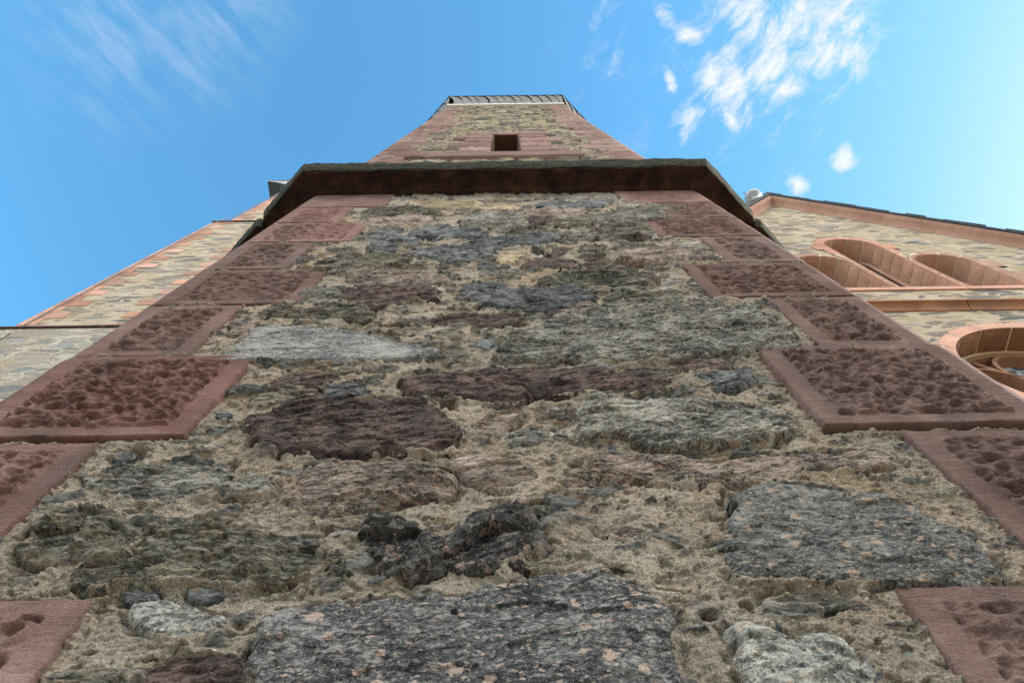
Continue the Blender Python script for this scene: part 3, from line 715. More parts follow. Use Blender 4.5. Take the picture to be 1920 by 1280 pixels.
# ---- the mortar, lapping raggedly on to the stones
lapn = .55 + .75 * fbm(MX * 9, MZ * 11, 4, 91, .6)
near = np.exp(-np.clip(LAP + .004, 0, 1) / .026)
MH = MH * (1 - .3 * near) + near * np.clip(LPR, 0, .026) * np.clip(lapn, -.25, 1.0)
MH = MH - .016 * np.exp(-((LAP - .001) / .0075) ** 2) * sst(fbm(MX * 7, MZ * 9, 3, 97), -.12, .12) - .014 * near * sst(lapn, .18, -.05) - .045 * sst(LAP, -.009, -.024)
LB = [(738, 370), (663, 391), (690, 420), (592, 457), (618, 507), (457, 575), (480, 672), (195, 828), (187, 1120)]
RB = [(1147, 357), (1230, 384), (1203, 412), (1312, 447), (1275, 497), (1435, 562), (1412, 657), (1690, 812), (1665, 1095)]
jn = np.zeros(MX.shape); BK = np.zeros(MX.shape)
for kb in range(9):
    rowm = sst(MZ, ZJ[kb + 1] + .002, ZJ[kb + 1] + .010) * sst(MZ, ZJ[kb] - .002, ZJ[kb] - .010)
    BK = np.maximum(BK, rowm * np.maximum(sst(MX, at(*LB[kb], D)[0] - .004, at(*LB[kb], D)[0] - .016), sst(MX, at(*RB[kb], D)[0] + .004, at(*RB[kb], D)[0] + .016)))
MH = MH * (1 - BK) - .02 * BK; FL = FL * (1 - BK)
for zj in ZJ[1:]:
    jn = np.maximum(jn, sst(np.abs(MZ - zj), .016, .007))
jn = jn * (np.minimum(MX - XL, XR - MX) < .44)
MH = MH + jn * .0085 * (.55 + .9 * fbm(MX * 12, MZ * 12, 3, 95))
FL = FL * (1 - jn)
mo = grid_obj('mortar_bed', np.stack([MX, D + .007 - MH, MZ], -1), M['mortar'], turret)
for nm_, arr in (('flake', FL), ('fid', FID)):
    a_ = mo.data.attributes.new(nm_, 'FLOAT', 'POINT'); a_.data.foreach_set('value', arr.astype(np.float32).ravel())

# ---- corner blocks: tooled margin, rough sunk-and-ridged panel, wrapped round the corner
def quoin(side, x_in, z0, z1, step=None, amp=1.0, mat='sand', wrap=.24, x_in2=None, gap=.0045, marg=1.0, base=.003):
    _sid[0] += 1; sid = _sid[0]
    xc = XL if side < 0 else XR
    L = abs(xc - x_in); st = step or zspacing((z0 + z1) / 2) * 1.15
    z0, z1 = z0 + gap, z1 - gap
    s = np.concatenate([np.linspace(0, L, int(L / st) + 4), L + np.linspace(st, wrap, int(wrap / st / 1.5) + 3)])
    dz = step or None
    zs = zrows(z0, z1, .85 if z0 < 3.2 else .5) if dz is None else np.linspace(z0, z1, max(10, int((z1 - z0) / dz)))
    Sg, Zg = np.meshgrid(s, zs)
    a = np.minimum(Sg, (L + wrap) - Sg); bz0, bz1 = Zg - z0, z1 - Zg
    wob = .0016 * fbm(Sg * 30, Zg * 30, 3, sid) * 2
    edge = np.minimum(np.minimum(a, bz0), bz1) + wob
    chip = .016 * sst(fbm(Sg * 9, Zg * 9, 4, sid + 40), .34, .6)              # knocked-off arrises
    edge = edge - chip * np.exp(-np.clip(edge, 0, 1) / .02)
    h = base - .034 * (1 - np.sqrt(np.clip(1 - (1 - np.clip(edge / .007, 0, 1)) ** 2, 0, 1)))
    h = h + .0022 * fbm(Sg * 9, Zg * 9, 4, sid + 5) 
    mi, mt, mb_, mc = .048 * marg, .030 * marg, .036 * marg, .058 * marg
    onf = Sg < L
    pe = np.minimum(np.minimum(bz0 - mb_, bz1 - mt), np.where(onf, np.minimum(Sg - mi, L - mc - Sg), np.minimum(Sg - L - mc, L + wrap - .03 - Sg)))
    pe = pe + .006 * fbm(Sg * 22, Zg * 26, 3, sid + 2)
    p = sst(pe, 0, .007)
    gq = np.abs(np.sin((Zg + .004 * fbm(Sg * 9, Zg * 9, 2, sid + 60)) * math.pi / .0125 + 2.2 * gn(Zg * 30, Sg * 2, sid + 61)))
    gm = np.where(onf, np.maximum(sst(Sg - (L - mc), -.002, .006), .35 * sst(mi - Sg, -.002, .006)), sst(L + mc - Sg, -.002, .006)) * (1 - p)
    h = h - .0024 * gm * (1 - gq) ** 2 * sst(fbm(Sg * 8, Zg * 10, 3, sid + 62), -.5, .1) * fade(80, Zg)
    qx = Sg + .012 * fbm(Sg * 14, Zg * 14, 2, sid + 11); qz = Zg + .008 * fbm(Sg * 16, Zg * 16, 3, sid + 12)
    f1, f2, cid = worley(qx * 25, qz * 40, sid)
    g1, g2, cid2 = worley(qx * 52, qz * 60, sid + 3)
    rough = (.0150 * (sst(f1, .14, .56) - .66) * (.55 + .9 * cid) + .0062 * (sst(g1, .14, .6) - .6) + .0045 * fbm(Sg * 16, Zg * 34, 4, sid + 6, .6)) * amp
    wear = .75 + .25 * sst(fbm(Sg * 4, Zg * 4, 2, sid + 30), -.45, .0)
    h = h + p * ((.001 if amp > .85 else -.002) + rough * wear)
    # position
    dirx, diry = side * math.cos(R(45)), math.sin(R(45))
    nx, ny = side * math.sin(R(45)), -math.cos(R(45))
    over = np.clip(Sg - L, 0, None)
    bx = x_in + side * np.minimum(Sg, L) + dirx * over; by = D + diry * over
    bl = sst(Sg, L - .010, L + .010)
    NX = nx * bl; NY = -1 * (1 - bl) + ny * bl; nn = np.sqrt(NX ** 2 + NY ** 2); NX /= nn; NY /= nn
    rd = .006 * np.exp(-((Sg - L) / .007) ** 2)
    h = h - rd
    P = np.stack([bx + NX * h, by + NY * h, Zg], -1)
    if side < 0: P = P[:, ::-1]
    return grid_obj('corner_block', P, M[mat], turret)
def xin(px, py): return at(px, py, D)[0]
LB = [(738, 370), (663, 391), (690, 420), (592, 457), (618, 507), (457, 575), (480, 672), (195, 828), (187, 1120)]
RB = [(1147, 357), (1230, 384), (1203, 412), (1312, 447), (1275, 497), (1435, 562), (1412, 657), (1690, 812), (1665, 1095)]
for k in range(9):
    am = (.5, .62, .7, .75, .8, .9, 1.0, .95, .9)[k]
    quoin(-1, xin(*LB[k]), ZJ[k + 1], ZJ[k], amp=am * (.7 if k == 4 else 1), base=.009 if k == 6 else .003)
    quoin(1, xin(*RB[k]), ZJ[k + 1], ZJ[k], amp=am, base=.012 if k == 6 else .003)

# ---- body of the turret: eight-sided core behind the facing
core = MB()
def prism(mb, o, z0, z1, mi=0, caps=True):
    vs = [(*octv(i, o), z0) for i in range(8)] + [(*octv(i, o), z1) for i in range(8)]
    fs = [(i, (i + 1) % 8, 8 + (i + 1) % 8, 8 + i) for i in range(8)]
    mb.add(vs, fs, mi)
    if caps: mb.add(vs[8:], [tuple(range(8))], mi)
prism(core, -.55, 0.0, Z_EAVE + .3)
# front of the base, below the picture
core.build('core_wall', M['rubble_dark'], turret)
base = MB(); vs = [(*octv(i, 0.03), 0.0) for i in range(8)] + [(*octv(i, .03), CAM_Z + .27) for i in range(8)]
base.add(vs, [(i, (i + 1) % 8, 8 + (i + 1) % 8, 8 + i) for i in range(8)]); base.add(vs[8:], [tuple(range(8))])
base.build('base_plinth', M['sand_far'], turret)
# other faces of the octagon
for i in range(1, 8):
    a, b = octv(i, -.004), octv(i + 1, -.004)
    nu, nv = 40, 120
    P = np.zeros((nv, nu, 3))
    for u_ in range(nu):
        f = u_ / (nu - 1); P[:, u_, 0] = a[0] + (b[0] - a[0]) * f; P[:, u_, 1] = a[1] + (b[1] - a[1]) * f
    P[:, :, 2] = np.linspace(CAM_Z + .2, Z_EAVE, nv)[:, None]
    nx_, ny_ = (b[1] - a[1]), -(b[0] - a[0]); l_ = math.hypot(nx_, ny_)
    hh = .02 * fbm(P[:, :, 0] * 3 + P[:, :, 1] * 3, P[:, :, 2] * 8, 3, 60 + i) - .022
    P[:, :, 0] += nx_ / l_ * hh; P[:, :, 1] += ny_ / l_ * hh
    grid_obj('wall_face', P, M['rubble_dark'], turret)

# ---- upper stage above the cornice
WIN = (at(922, 287, D), at(975, 287, D), at(948, 255, D))
wx0, wx1, wz0, wz1 = WIN[0][0], WIN[1][0], WIN[0][2], WIN[2][2]
zs = np.linspace(Z_CORN + .35, Z_EAVE + .05, 330); xs = np.linspace(XL + .02, XR - .02, 200)
X, Z = np.meshgrid(xs, zs)
f1, f2, cid = worley(X * 4 + .4 * gn(X * 5, Z * 5, 70), Z * 9 + .5 * gn(X * 4, Z * 4, 71), 77)
H = .035 * sst(f2 - f1, .05, .28) * cid + .012 * fbm(X * 12, Z * 22, 4, 80) - .014
mask = ~((X > wx0 - .02) & (X < wx1 + .02) & (Z > wz0 - .03) & (Z < wz1 + .03))
grid_obj('upper_wall', np.stack([X, D + .012 - H, Z], -1), M['rubble_dark'], turret, mask=mask)
k = 0; z = Z_CORN + .36
fx = lambda f: XC + f * HW
random.seed(3)
while z < Z_EAVE - .1:
    z1 = min(z + PITCH * random.uniform(.92, 1.08), Z_EAVE)
    for side in (-1, 1):
        lng = (k + (side > 0)) % 2 == 0
        fr = random.uniform(.58, .64) if lng else random.uniform(.70, .76)
        quoin(side, fx(side * fr), z, z1, step=.016, amp=.8, mat='sand_far', gap=.005, marg=1.2)
    z = z1; k += 1
# the slit window and its dressings
def rough_block(name, x0, x1, z0, z1, mat, proud=.012, rough=.0, yb=.12):
    _sid[0] += 1; sid = _sid[0]
    xs = np.linspace(x0, x1, max(6, int((x1 - x0) / .02))); zs = np.linspace(z0, z1, max(6, int((z1 - z0) / .025)))
    X, Z = np.meshgrid(xs, zs)
    e = np.minimum(np.minimum(X - x0, x1 - X), np.minimum(Z - z0, z1 - Z))
    h = proud - .05 * (1 - sst(e, -.004, .014)) + sst(e, .03, .05) * rough * (fbm(X * 22, Z * 40, 3, sid) + .3)
    return grid_obj(name, np.stack([X, D - h, Z], -1), M[mat], turret)
win = bpy.data.objects.new('slit_window', None); S.collection.objects.link(win); win.parent = turret
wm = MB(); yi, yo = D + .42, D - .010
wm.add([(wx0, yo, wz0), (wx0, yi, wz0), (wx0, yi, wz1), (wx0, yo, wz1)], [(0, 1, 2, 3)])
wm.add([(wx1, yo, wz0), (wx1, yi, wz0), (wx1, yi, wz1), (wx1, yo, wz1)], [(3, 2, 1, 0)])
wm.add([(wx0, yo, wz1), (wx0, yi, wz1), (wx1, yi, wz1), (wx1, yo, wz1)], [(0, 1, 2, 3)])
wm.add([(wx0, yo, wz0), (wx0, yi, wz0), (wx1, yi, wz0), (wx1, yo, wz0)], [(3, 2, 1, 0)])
wm.build('reveal', M['shade_inside'], win)
wb = MB(); wb.add([(wx0, yi, wz0), (wx1, yi, wz0), (wx1, yi, wz1), (wx0, yi, wz1)], [(0, 1, 2, 3)]); wb.build('shade_backing', M['shade_inside'], win)  # closing sheet, the deep opening's shade put into its colour
core_cut = None
zz0 = wz0 - .36
rough_block('window_sill', fx(-.62), fx(.60), wz0 - .34, wz0 - .004, 'sand_far', .016)
zz = wz0; kk = 0; n_j = 4
for j in range(n_j):
    za, zb = wz0 + (wz1 - wz0) * j / n_j, wz0 + (wz1 - wz0) * (j + 1) / n_j
    rough_block('window_jamb', wx0 - (.42 if j % 2 else .30), wx0, za + .006, zb - .006, 'sand_far', .014, .02)
    rough_block('window_jamb', wx1, wx1 + (.30 if j % 2 else .44), za + .006, zb - .006, 'sand_far', .014, .02)
rough_block('window_lintel', wx0 - .32, wx1 + .34, wz1 + .004, wz1 + .32, 'sand_far', .014, .02)

# ---- mossy projecting string course
PROF = [(-.02, .004), (.012, .0), (.028, .003), (.034, .012), (.030, .022), (.040, .024), (.070, .026), (.105, .018), (.126, .010), (.134, .012), (.146, .034),
        (.158, .066), (.163, .092), (.158, .116), (.138, .140), (.10, .168), (.05, .22), (-.03, .30)]
def cornice_piece(t0, t1):
    _sid[0] += 1; sid = _sid[0]
    n = max(12, int((t1 - t0) * 150)); ts = list(np.linspace(t0, t1, n))
    for c in range(math.ceil(t0), math.floor(t1) + 1): ts += [c]
    ts = sorted(set(ts)); mb = MB(); P = []; moss = []
    pr = []
    for i in range(len(PROF) - 1):
        for q in range(3): pr.append(tuple(PROF[i][j] + (PROF[i + 1][j] - PROF[i][j]) * q / 3 for j in (0, 1)))
    pr.append(PROF[-1])
    for t in ts:
        endd = min(t - t0, t1 - t) * 2 * HW
        shr = .022 * (1 - min(1, endd / .035)) ** 2
        row = []
        for j, (o, dz) in enumerate(pr):
            lip = min(1, max(0, (o - .03) / .12))
            nz = float(fbm(np.array([t * 9.0]), np.array([j * .35]), 4, sid)[0]); n2 = float(fbm(np.array([t * 34.0]), np.array([j * .9]), 3, sid + 5)[0])
            oo = o + lip * (.013 * nz + .008 * n2) - shr * (.3 + lip); zz = dz + lip * (.012 * nz + .006 * n2)
            x, y = ring(t, oo); row.append((x, y, Z_CORN + zz)); moss.append(min(1, max(0, (o - .118) / .03)) if j > 24 else 0)
        P.append(row)
    P = list(map(list, zip(*P)))                 # rows = profile
    moss = np.array(moss).reshape(len(ts), len(pr)).T.ravel()
    mb.grid(P, 0, True)
    o = mb.build('string_course', M['cornice'], turret)
    at_ = o.data.attributes.new('moss', 'FLOAT', 'POINT'); at_.data.foreach_set('value', moss.astype(np.float32))
for a, b in ((-.172, 1.198), (1.204, 2.5), (2.506, 4.0), (4.006, 5.4), (5.406, 6.822), (6.828, 7.822)): cornice_piece(a, b)

# ---- eaves: white board and a flared skirt of slates
eb = MB()
def band(mb, o0, z0, o1, z1, mi=0, n=8):
    for i in range(n):
        a, b, c, d = octv(i, o0), octv(i + 1, o0), octv(i + 1, o1), octv(i, o1)
        mb.add([(*a, z0), (*b, z0), (*c, z1), (*d, z1)], [(0, 1, 2, 3)], mi)
ze = Z_EAVE
band(eb, .0, ze - .02, .042, ze - .01); band(eb, .042, ze - .01, .046, ze + .25); band(eb, .046, ze + .25, .0, ze + .28)
eb.build('eaves_board', M['white_board'], turret)
rf = MB(); rnd = random.Random(5)
LIP_O, LIP_Z = .135, at(948, 181, D - .135)[2]
for face in range(8):
    n = 13 if face == 0 else 12
    for q in range(n):
        f0, f1_ = q / n, (q + 1.12) / n
        sl = .55 / n * (1 if face == 0 else 1)
        j = rnd.uniform(-.15, .15) / n
        lift = .012 + .006 * (q % 2) + rnd.uniform(0, .006)
        rows = []
        for u_ in (0, .25, .5, .75, 1.0):
            o = .04 + (LIP_O - .04) * u_ ** 1.4; z = ze + .24 + (LIP_Z - ze - .24) * u_
            sh = sl * (1 - u_) + .25 / n * math.sin(u_ * math.pi)
            r_ = []
            for v_, dd in ((0, -lift), (.5, -.004), (1, .004)):
                t = face + min(1, max(0, f0 + (f1_ - f0) * v_ + sh + j))
                x, y = ring(min(t, face + .9999), o - dd); r_.append((x, y, z))
            rows.append(r_)
        rf.grid(rows, 0, False)
band(rf, LIP_O + .02, LIP_Z, LIP_O - .01, LIP_Z + .05, 1); band(rf, LIP_O - .02, LIP_Z - .012, LIP_O + .02, LIP_Z, 1)
# steep roof rising behind the lip
apx = (XC, CY, LIP_Z + 6.5)
for i in range(8):
    a, b = octv(i, LIP_O - .01), octv(i + 1, LIP_O - .01)
    rf.add([(*a, LIP_Z + .05), (*b, LIP_Z + .05), apx], [(0, 1, 2)], 1)
rf.build('slate_roof', [M['roof_slate'], M['roof_edge']], turret)

# ================================================================== LEFT TOWER
YT = 4.4
tower = thing('church_tower', 'tall cream rubble tower with pink corner stones and dark ledge, left of the turret', 'church tower')
def rect_face(mb, x0, x1, z0, z1, y, yb, mi=0): mb.box(x0, x1, y, yb, z0, z1, mi)
tl = (at(20, 620, YT)[0] + at(395, 418, YT)[0]) / 2
tr = at(440, 464, YT)[0] + .45
zl = at(100, 625, YT)[2]; zu = at(420, 417, YT)[2]
tl2 = (at(432, 412, YT + .12)[0] + at(520, 368, YT + .12)[0]) / 2
ztop = at(530, 358, YT + .12)[2]
tw = MB()
tw.box(tl - .75, tr + 2.0, YT - .10, YT + 5, 0, zl)                    # wide lower stage
lw = tw.build('lower_wall', M['rubble_grey'], tower)
tm = MB(); tm.box(tl, tr, YT, YT + 5, zl + .08, zu); tm.build('middle_wall', M['rubble_cream'], tower)
tu = MB(); tu.box(tl2, tr, YT + .12, YT + 5, zu + .10, ztop); tu.build('upper_wall', M['rubble_cream'], tower)
lg = MB(); lg.box(tl - .79, tr + 2.03, YT - .13, YT + 5, zl - .005, zl + .06); lg.build('ledge', M['cornice'], tower)
lg = MB(); lg.box(tl - .04, tr + .03, YT - .04, YT + 5, zu, zu + .10); lg.build('ledge', M['cornice'], tower)
def tower_quoin(x0, x1, z0, z1, y):
    _sid[0] += 1
    mb = MB(); g = .010; e = .02
    mb.box(x0, x1, y - .012, y + .25, z0 + g, z1 - g)
    mb.build('quoin', M['sand_pink'], tower)
z = zl + .08; k = 0
while z < ztop - .2:
    up = z >= zu - .05
    y = YT + (.12 if up else 0); xl = tl2 if up else tl
    z1 = z + .365
    if not up and z1 > zu: z1 = zu
    if up and z < zu + .10: z = zu + .10; z1 = z + .365
    z1 = min(z1, ztop)
    wl = random.uniform(.56, .66) if k % 2 == 0 else random.uniform(.26, .32)
    tower_quoin(xl - .012, xl + wl, z, z1, y)
    wr = random.uniform(.60, .70) if k % 2 == 0 else random.uniform(.30, .38)
    tower_quoin(tr - wr, tr + .012, z, z1, y)
    z = z1; k += 1
# plaster frieze, timber moulding and slate eaves at the very top
ca = at(523, 351, YT + .10)
zm = at(530, 351, YT + .08)[2]; zlip = at(545, 339, YT - .05)[2]; xtip = at(508, 337, YT - .05)[0]
fr = MB(); fr.box(tl2 + .06, tr, YT + .16, YT + 4.8, ztop, zm + .02); fr.build('plaster_frieze', M['plaster'], tower)
tmb = MB(); tmb.box(tl2 - .02, tr + .1, YT + .06, YT + 4.9, zm, zm + .12); tmb.build('eaves_moulding', M['timber'], tower)
er = MB(); zt0 = zm + .11; hh_ = zlip - zt0
prof = [(0.0, 0.0), (.025, .42), (.06, .78), (.11, 1.0)]
n = 26; x0e = tl2 - .02; x1e = tr + 2; kx = (x0e - xtip) / .11
for q in range(n):
    xa, xb = x0e + (x1e - x0e) * q / n, x0e + (x1e - x0e) * (q + 1.08) / n
    er.grid([[(xa - (o * kx if q == 0 else 0) - .10 * f_, YT + .06 - o - .012, zt0 + hh_ * f_), (xb - .10 * f_, YT + .06 - o, zt0 + hh_ * f_)] for (o, f_) in prof], 0, False)
er.grid([[(x0e - o * kx, YT + .06 - o, zt0 + hh_ * f_), (x0e - o * kx, YT + 5, zt0 + hh_ * f_)] for (o, f_) in prof], 1, False)
er.box(xtip - .02, x1e, YT - .07, YT + 5.2, zlip, zlip + .05, 1)
apx = (tl2 + 3.5, YT + 2.5, zlip + 9)
er.add([(xtip - .02, YT - .07, zlip + .05), (x1e, YT - .07, zlip + .05), (x1e, YT + 5.2, zlip + .05), (xtip - .02, YT + 5.2, zlip + .05), apx], [(0, 1, 4), (1, 2, 4), (2, 3, 4), (3, 0, 4)], 1)
er.build('slate_eaves', [M['pale_slate'], M['roof_edge']], tower)
hk = MB(); hx = at(549, 334, YT - .07)[0]
hk.tube([(hx - .09, YT - .07, zlip + .05), (hx - .07, YT - .08, zlip + .22), (hx, YT - .09, zlip + .28), (hx + .07, YT - .08, zlip + .22), (hx + .09, YT - .07, zlip + .05)], .015)
hk.build('roof_hook', M['cable'], tower)
cb = MB()
cp_ = [at(-60, 668, YT - .14), at(8, 632, YT - .24), at(22, 622, YT - .05), at(200, 525, YT - .05), at(405, 417, YT - .07), at(412, 413, YT - .06), at(432, 409, YT - .02), at(520, 364, YT + .06), at(530, 358, YT + .06)]
cb.tube([tuple(p) for p in cp_], .014)
cb.build('lightning_cable', M['cable'], tower)

# ================================================================== RIGHT: NAVE GABLE
YG = 3.6
nave = thing('church_nave', 'cream rubble church gable with three round-arched lancets and a rose window, right of the turret', 'church')
GX = 2.05 * YG + .0
def gz(px, py, y=YG): return at(px, py, y)[2]
def gx(px, py, y=YG): return at(px, py, y)[0]
c_l = [(gx(1690, 541) + gx(1805.5, 539)) / 2, 0, 0]
LW = (gx(1805.5, 539) - gx(1690, 541))
GX = c_l[0]
zs_sill = gz(1750, 540)
Pa = at(1453, 386, YG); Pb = at(1920, 466, YG)
slope = (Pa[2] - Pb[2]) / (Pb[0] - GX)
zap = Pa[2] + slope * (Pa[0] - GX) * 0 + .0
HWN = 6.3
def rake(x): return zap - slope * abs(x - GX)
# openings
def lancet_outline(cx, w_, z0, ztop_, n=14):
    r = w_ / 2; zs_ = ztop_ - r
    pts = [(cx - r, z0)]
    for i in range(n + 1):
        a = math.pi - math.pi * i / n; pts.append((cx + r * math.cos(a), zs_ + r * math.sin(a)))
    pts.append((cx + r, z0)); return pts
pitch = (gx(1817, 538) - gx(1690, 541))
lan = [(GX - pitch, gz(1530, 481.5)), (GX, gz(1588, 450)), (GX + pitch, gz(1742, 479))]
lan[0] = (lan[0][0], (lan[0][1] + lan[2][1]) / 2); lan[2] = (lan[2][0], lan[0][1])
_cp = np.array([at(px, py, YG)[[0, 2]] for px, py in ((1782, 654), (1818, 627), (1873, 619.4), (1920, 617), (1902, 729), (1849, 711.5))])
_A = np.c_[2 * (_cp[:, 0] - GX), 2 * _cp[:, 1], np.ones(6)]; _b = (_cp[:, 0] - GX) ** 2 + _cp[:, 1] ** 2
_s = np.linalg.lstsq(_A[:, 1:], _b - _A[:, 0] * 0, rcond=None)[0]     # circle centred under the middle lancet
RZ = _s[0]; RR = math.sqrt(_s[1] + RZ ** 2)
rose_pts = [(GX + RR * math.cos(2 * math.pi * i / 48), RZ + RR * math.sin(2 * math.pi * i / 48)) for i in range(48)]
outer = [(GX - HWN, 0), (GX + HWN, 0), (GX + HWN, rake(GX + HWN)), (GX, zap), (GX - HWN, rake(GX - HWN))]
loops = [outer] + [lancet_outline(cx, LW, zs_sill, zt) for cx, zt in lan] + [rose_pts]
tri = tessellate_polygon([[Vector((x, z, 0)) for x, z in lp] for lp in loops])
flat = [p for lp in loops for p in lp]
gw = MB(); gw.add([(x, YG, z) for x, z in flat], [tuple(t) for t in tri])
# fix facing
gw.f = [f if ((lambda a, b, c: (b[0] - a[0]) * (c[2] - a[2]) - (b[2] - a[2]) * (c[0] - a[0]))(gw.v[f[0]], gw.v[f[1]], gw.v[f[2]]) > 0) else f[::-1] for f in gw.f]
for sx in (-1, 1):
    x = GX + sx * HWN
    gw.add([(x, YG, 0), (x, YG + 22, 0), (x, YG + 22, rake(x)), (x, YG, rake(x))], [(0, 1, 2, 3)])
gw.add([(GX - HWN, YG + 22, 0), (GX + HWN, YG + 22, 0), (GX + HWN, YG + 22, rake(GX + HWN)), (GX, YG + 22, zap), (GX - HWN, YG + 22, rake(GX - HWN))], [(4, 3, 2, 1, 0)])
gw.build('gable_wall', M['rubble_cream'], nave)

# raking cornice and slate edge
cs, sn = 1 / math.hypot(1, slope), slope / math.hypot(1, slope)
def rake_sweep(prof, name, mat, joints=None, smooth=False):
    # prof: (out, up) -> y = YG - out, offset perpendicular to the slope = up
    mb = MB()
    for sx in (-1, 1):
        js = joints or [0, 1]
        for a, b in zip(js[:-1], js[1:]):
            rows = []
            for (o, up) in prof:
                row = []
                for f in (a, b):
                    xo = HWN * f; g = .002 / HWN
                    if joints: xo = HWN * (f + (g if f == a and a > 0 else (-g if f == b else 0)))
                    # vertical mitre at the apex
                    row.append((GX + sx * xo, YG - o, zap - slope * xo + up / cs))
                rows.append(row)
            if sx < 0: rows = [r[::-1] for r in rows]
            mb.grid(rows, 0, smooth)
    return mb.build(name, mat, nave)
lip = at(1450, 373, YG - .26)
up_l = (lip[2] - zap) * cs
CP = [(-.02, -.02), (.02, .0), (.03, .012), (.06, .035), (.12, .055), (.20, .066), (.21, .072), (.21, .10), (.24, .105), (.24, .15), (-.02, .17)]
rake_sweep(CP, 'raking_cornice', M['sand_pink'], [0, .17, .36, .56, .80, 1.0])
rs = rake_sweep([(-.02, .165), (.275, .165), (.285, .17), (.285, .20), (.28, .245), (-.02, .25)], 'slate_verge', M['roof_edge'], None)
# ragged slate courses along the verge
vg = MB(); rnd = random.Random(8)
L_ = HWN
x = 0.0
while x < L_:
    for sx in (-1, 1):
        wd = .26; th = .02 + rnd.uniform(0, .015)
        za = zap - slope * x + .245 / cs; zb = zap - slope * (x + wd) + .245 / cs
        x0, x1 = GX + sx * x, GX + sx * (x + wd)
        yy = YG - .275 - rnd.uniform(0, .03)
        vs = [(x0, yy, za + .012), (x1, yy, zb + .04), (x1, YG + .3, zb + .04), (x0, YG + .3, za + .012)]
        vs += [(p[0], p[1], p[2] + th + .02) for p in vs]
        vg.add(vs, [(0, 3, 2, 1), (4, 5, 6, 7), (0, 1, 5, 4), (1, 2, 6, 5), (2, 3, 7, 6), (3, 0, 4, 7)])
    x += .24
vg.build('verge_slates', M['roof_edge'], nave)
rf = MB()
for sx in (-1, 1):
    rf.add([(GX, YG - .02, zap + .242 / cs), (GX + sx * (HWN + .4), YG - .02, zap - slope * (HWN + .4) + .242 / cs), (GX + sx * (HWN + .4), YG + 22.3, zap - slope * (HWN + .4) + .242 / cs), (GX, YG + 22.3, zap + .242 / cs)], [(0, 1, 2, 3)])
rf.build('slate_roof', M['roof_edge'], nave)

# string course
SCP = [(-.02, -.02), (.0, .0), (.02, .0), (.03, .035), (.055, .085), (.095, .125), (.13, .14), (.135, .145), (.135, .185), (.12, .20), (-.02, .26)]
zc = gz(1780, 583.5)
sc_ = MB(); xj = [GX - HWN, gx(1806, 575) - 2.4, gx(1806, 575), gx(1806, 575) + 2.4, GX + HWN]
for a, b in zip(xj[:-1], xj[1:]):
    sc_.grid([[(a + .006, YG - o, zc + dz), (b - .006, YG - o, zc + dz)] for o, dz in SCP], 0, False)
sc_.build('string_course', M['sand_brown'], nave)
sl = MB(); sl.box(GX - pitch * 1.5 - .45, GX + pitch * 1.5 + .45, YG - .03, YG + .5, zs_sill - .14, zs_sill - .002); sl.build('window_sill', M['sand_pink'], nave)

# dressed openings
def contour_fn(pts, closed=False):
    P = [np.array(p) for p in pts]
    if closed: P.append(P[0])
    Ls = [0]
    for a, b in zip(P[:-1], P[1:]): Ls.append(Ls[-1] + np.linalg.norm(b - a))
    def f(t):
        t = min(max(t, 0), Ls[-1] - 1e-6)
        for i in range(len(P) - 1):
            if t <= Ls[i + 1]:
                u = (t - Ls[i]) / (Ls[i + 1] - Ls[i]); return P[i] + (P[i + 1] - P[i]) * u
    return f, Ls[-1]
def dressed(parent, pts, depth, marks, widths, inward, closed=False, splay=0.0, seed=1, room=None, mats=('sand_pink', 'reveal')):
    """stone surround: one block per interval of marks; front ring of given widths and a rock-faced reveal"""
    f, L = contour_fn(pts, closed); mb = MB(); g = .012
    def nor(t):
        a, b = f(t - .02 if t > .02 else t), f(t + .02)
        d = (b - a) / (np.linalg.norm(b - a) + 1e-9); n_ = np.array((-d[1], d[0]))
        return n_
    k = 0
    for a, b in zip(marks[:-1], marks[1:]):
        wd = widths[k % len(widths)](a, b) if callable(widths[k % len(widths)]) else widths[k % len(widths)]
        n = max(3, int((b - a) / .06)); ts = np.linspace(a + g, b - g, n)
        front = []; rev = []
        nm = nor((a + b) / 2)
        for t in ts:
            c = f(t); n_ = nor(t)
            front.append([(c[0] + n_[0] * r_, YG - .022 + (.03 if r_ >= wd else 0), c[1] + n_[1] * r_) for r_ in (0, wd * .5, wd - .01, wd)])
            row = []
            for j in range(9):
                u = j / 8; e = min(u, 1 - u) * 8; ee = min((t - a) / .06, (b - t) / .06, 1)
                bul = .022 * min(1, max(0, e - .5)) * max(0, ee) * (1 + .5 * float(gn(np.array([t * 9.]), np.array([u * 5.]), seed)[0]))
                inn = -(bul + splay * u)
                row.append((c[0] + n_[0] * inn, YG - .022 + (depth + .022) * u, c[1] + n_[1] * inn))
            rev.append(row)
        mb.grid([list(q) for q in front], 0, False); mb.grid([list(q) for q in rev], 1, True); k += 1
    o = mb.build('stone_surround', [M[q_] for q_ in mats], parent)
    # pale mortar joints behind the blocks
    jb = MB(); ts = np.linspace(0, L, 60); rows = []
    for t in ts:
        c = f(t); n_ = nor(t)
        rows.append([(c[0] + n_[0] * .003 - n_[0] * splay * u, YG - .017 + (depth + .02) * u, c[1] + n_[1] * .003 - n_[1] * splay * u) for u in (0, 1)])
    jb.grid(rows, 0, True)
    rows = []
    for t in ts:
        c = f(t); n_ = nor(t); rm = min(.19, .4 * room(t)) if room else .18; rows.append([(c[0] + n_[0] * r_, YG - .017, c[1] + n_[1] * r_) for r_ in (.003, rm)])
    jb.grid(rows, 0, False); jb.build('mortar_joint', M['joint'], parent)
    return o
DL = .48
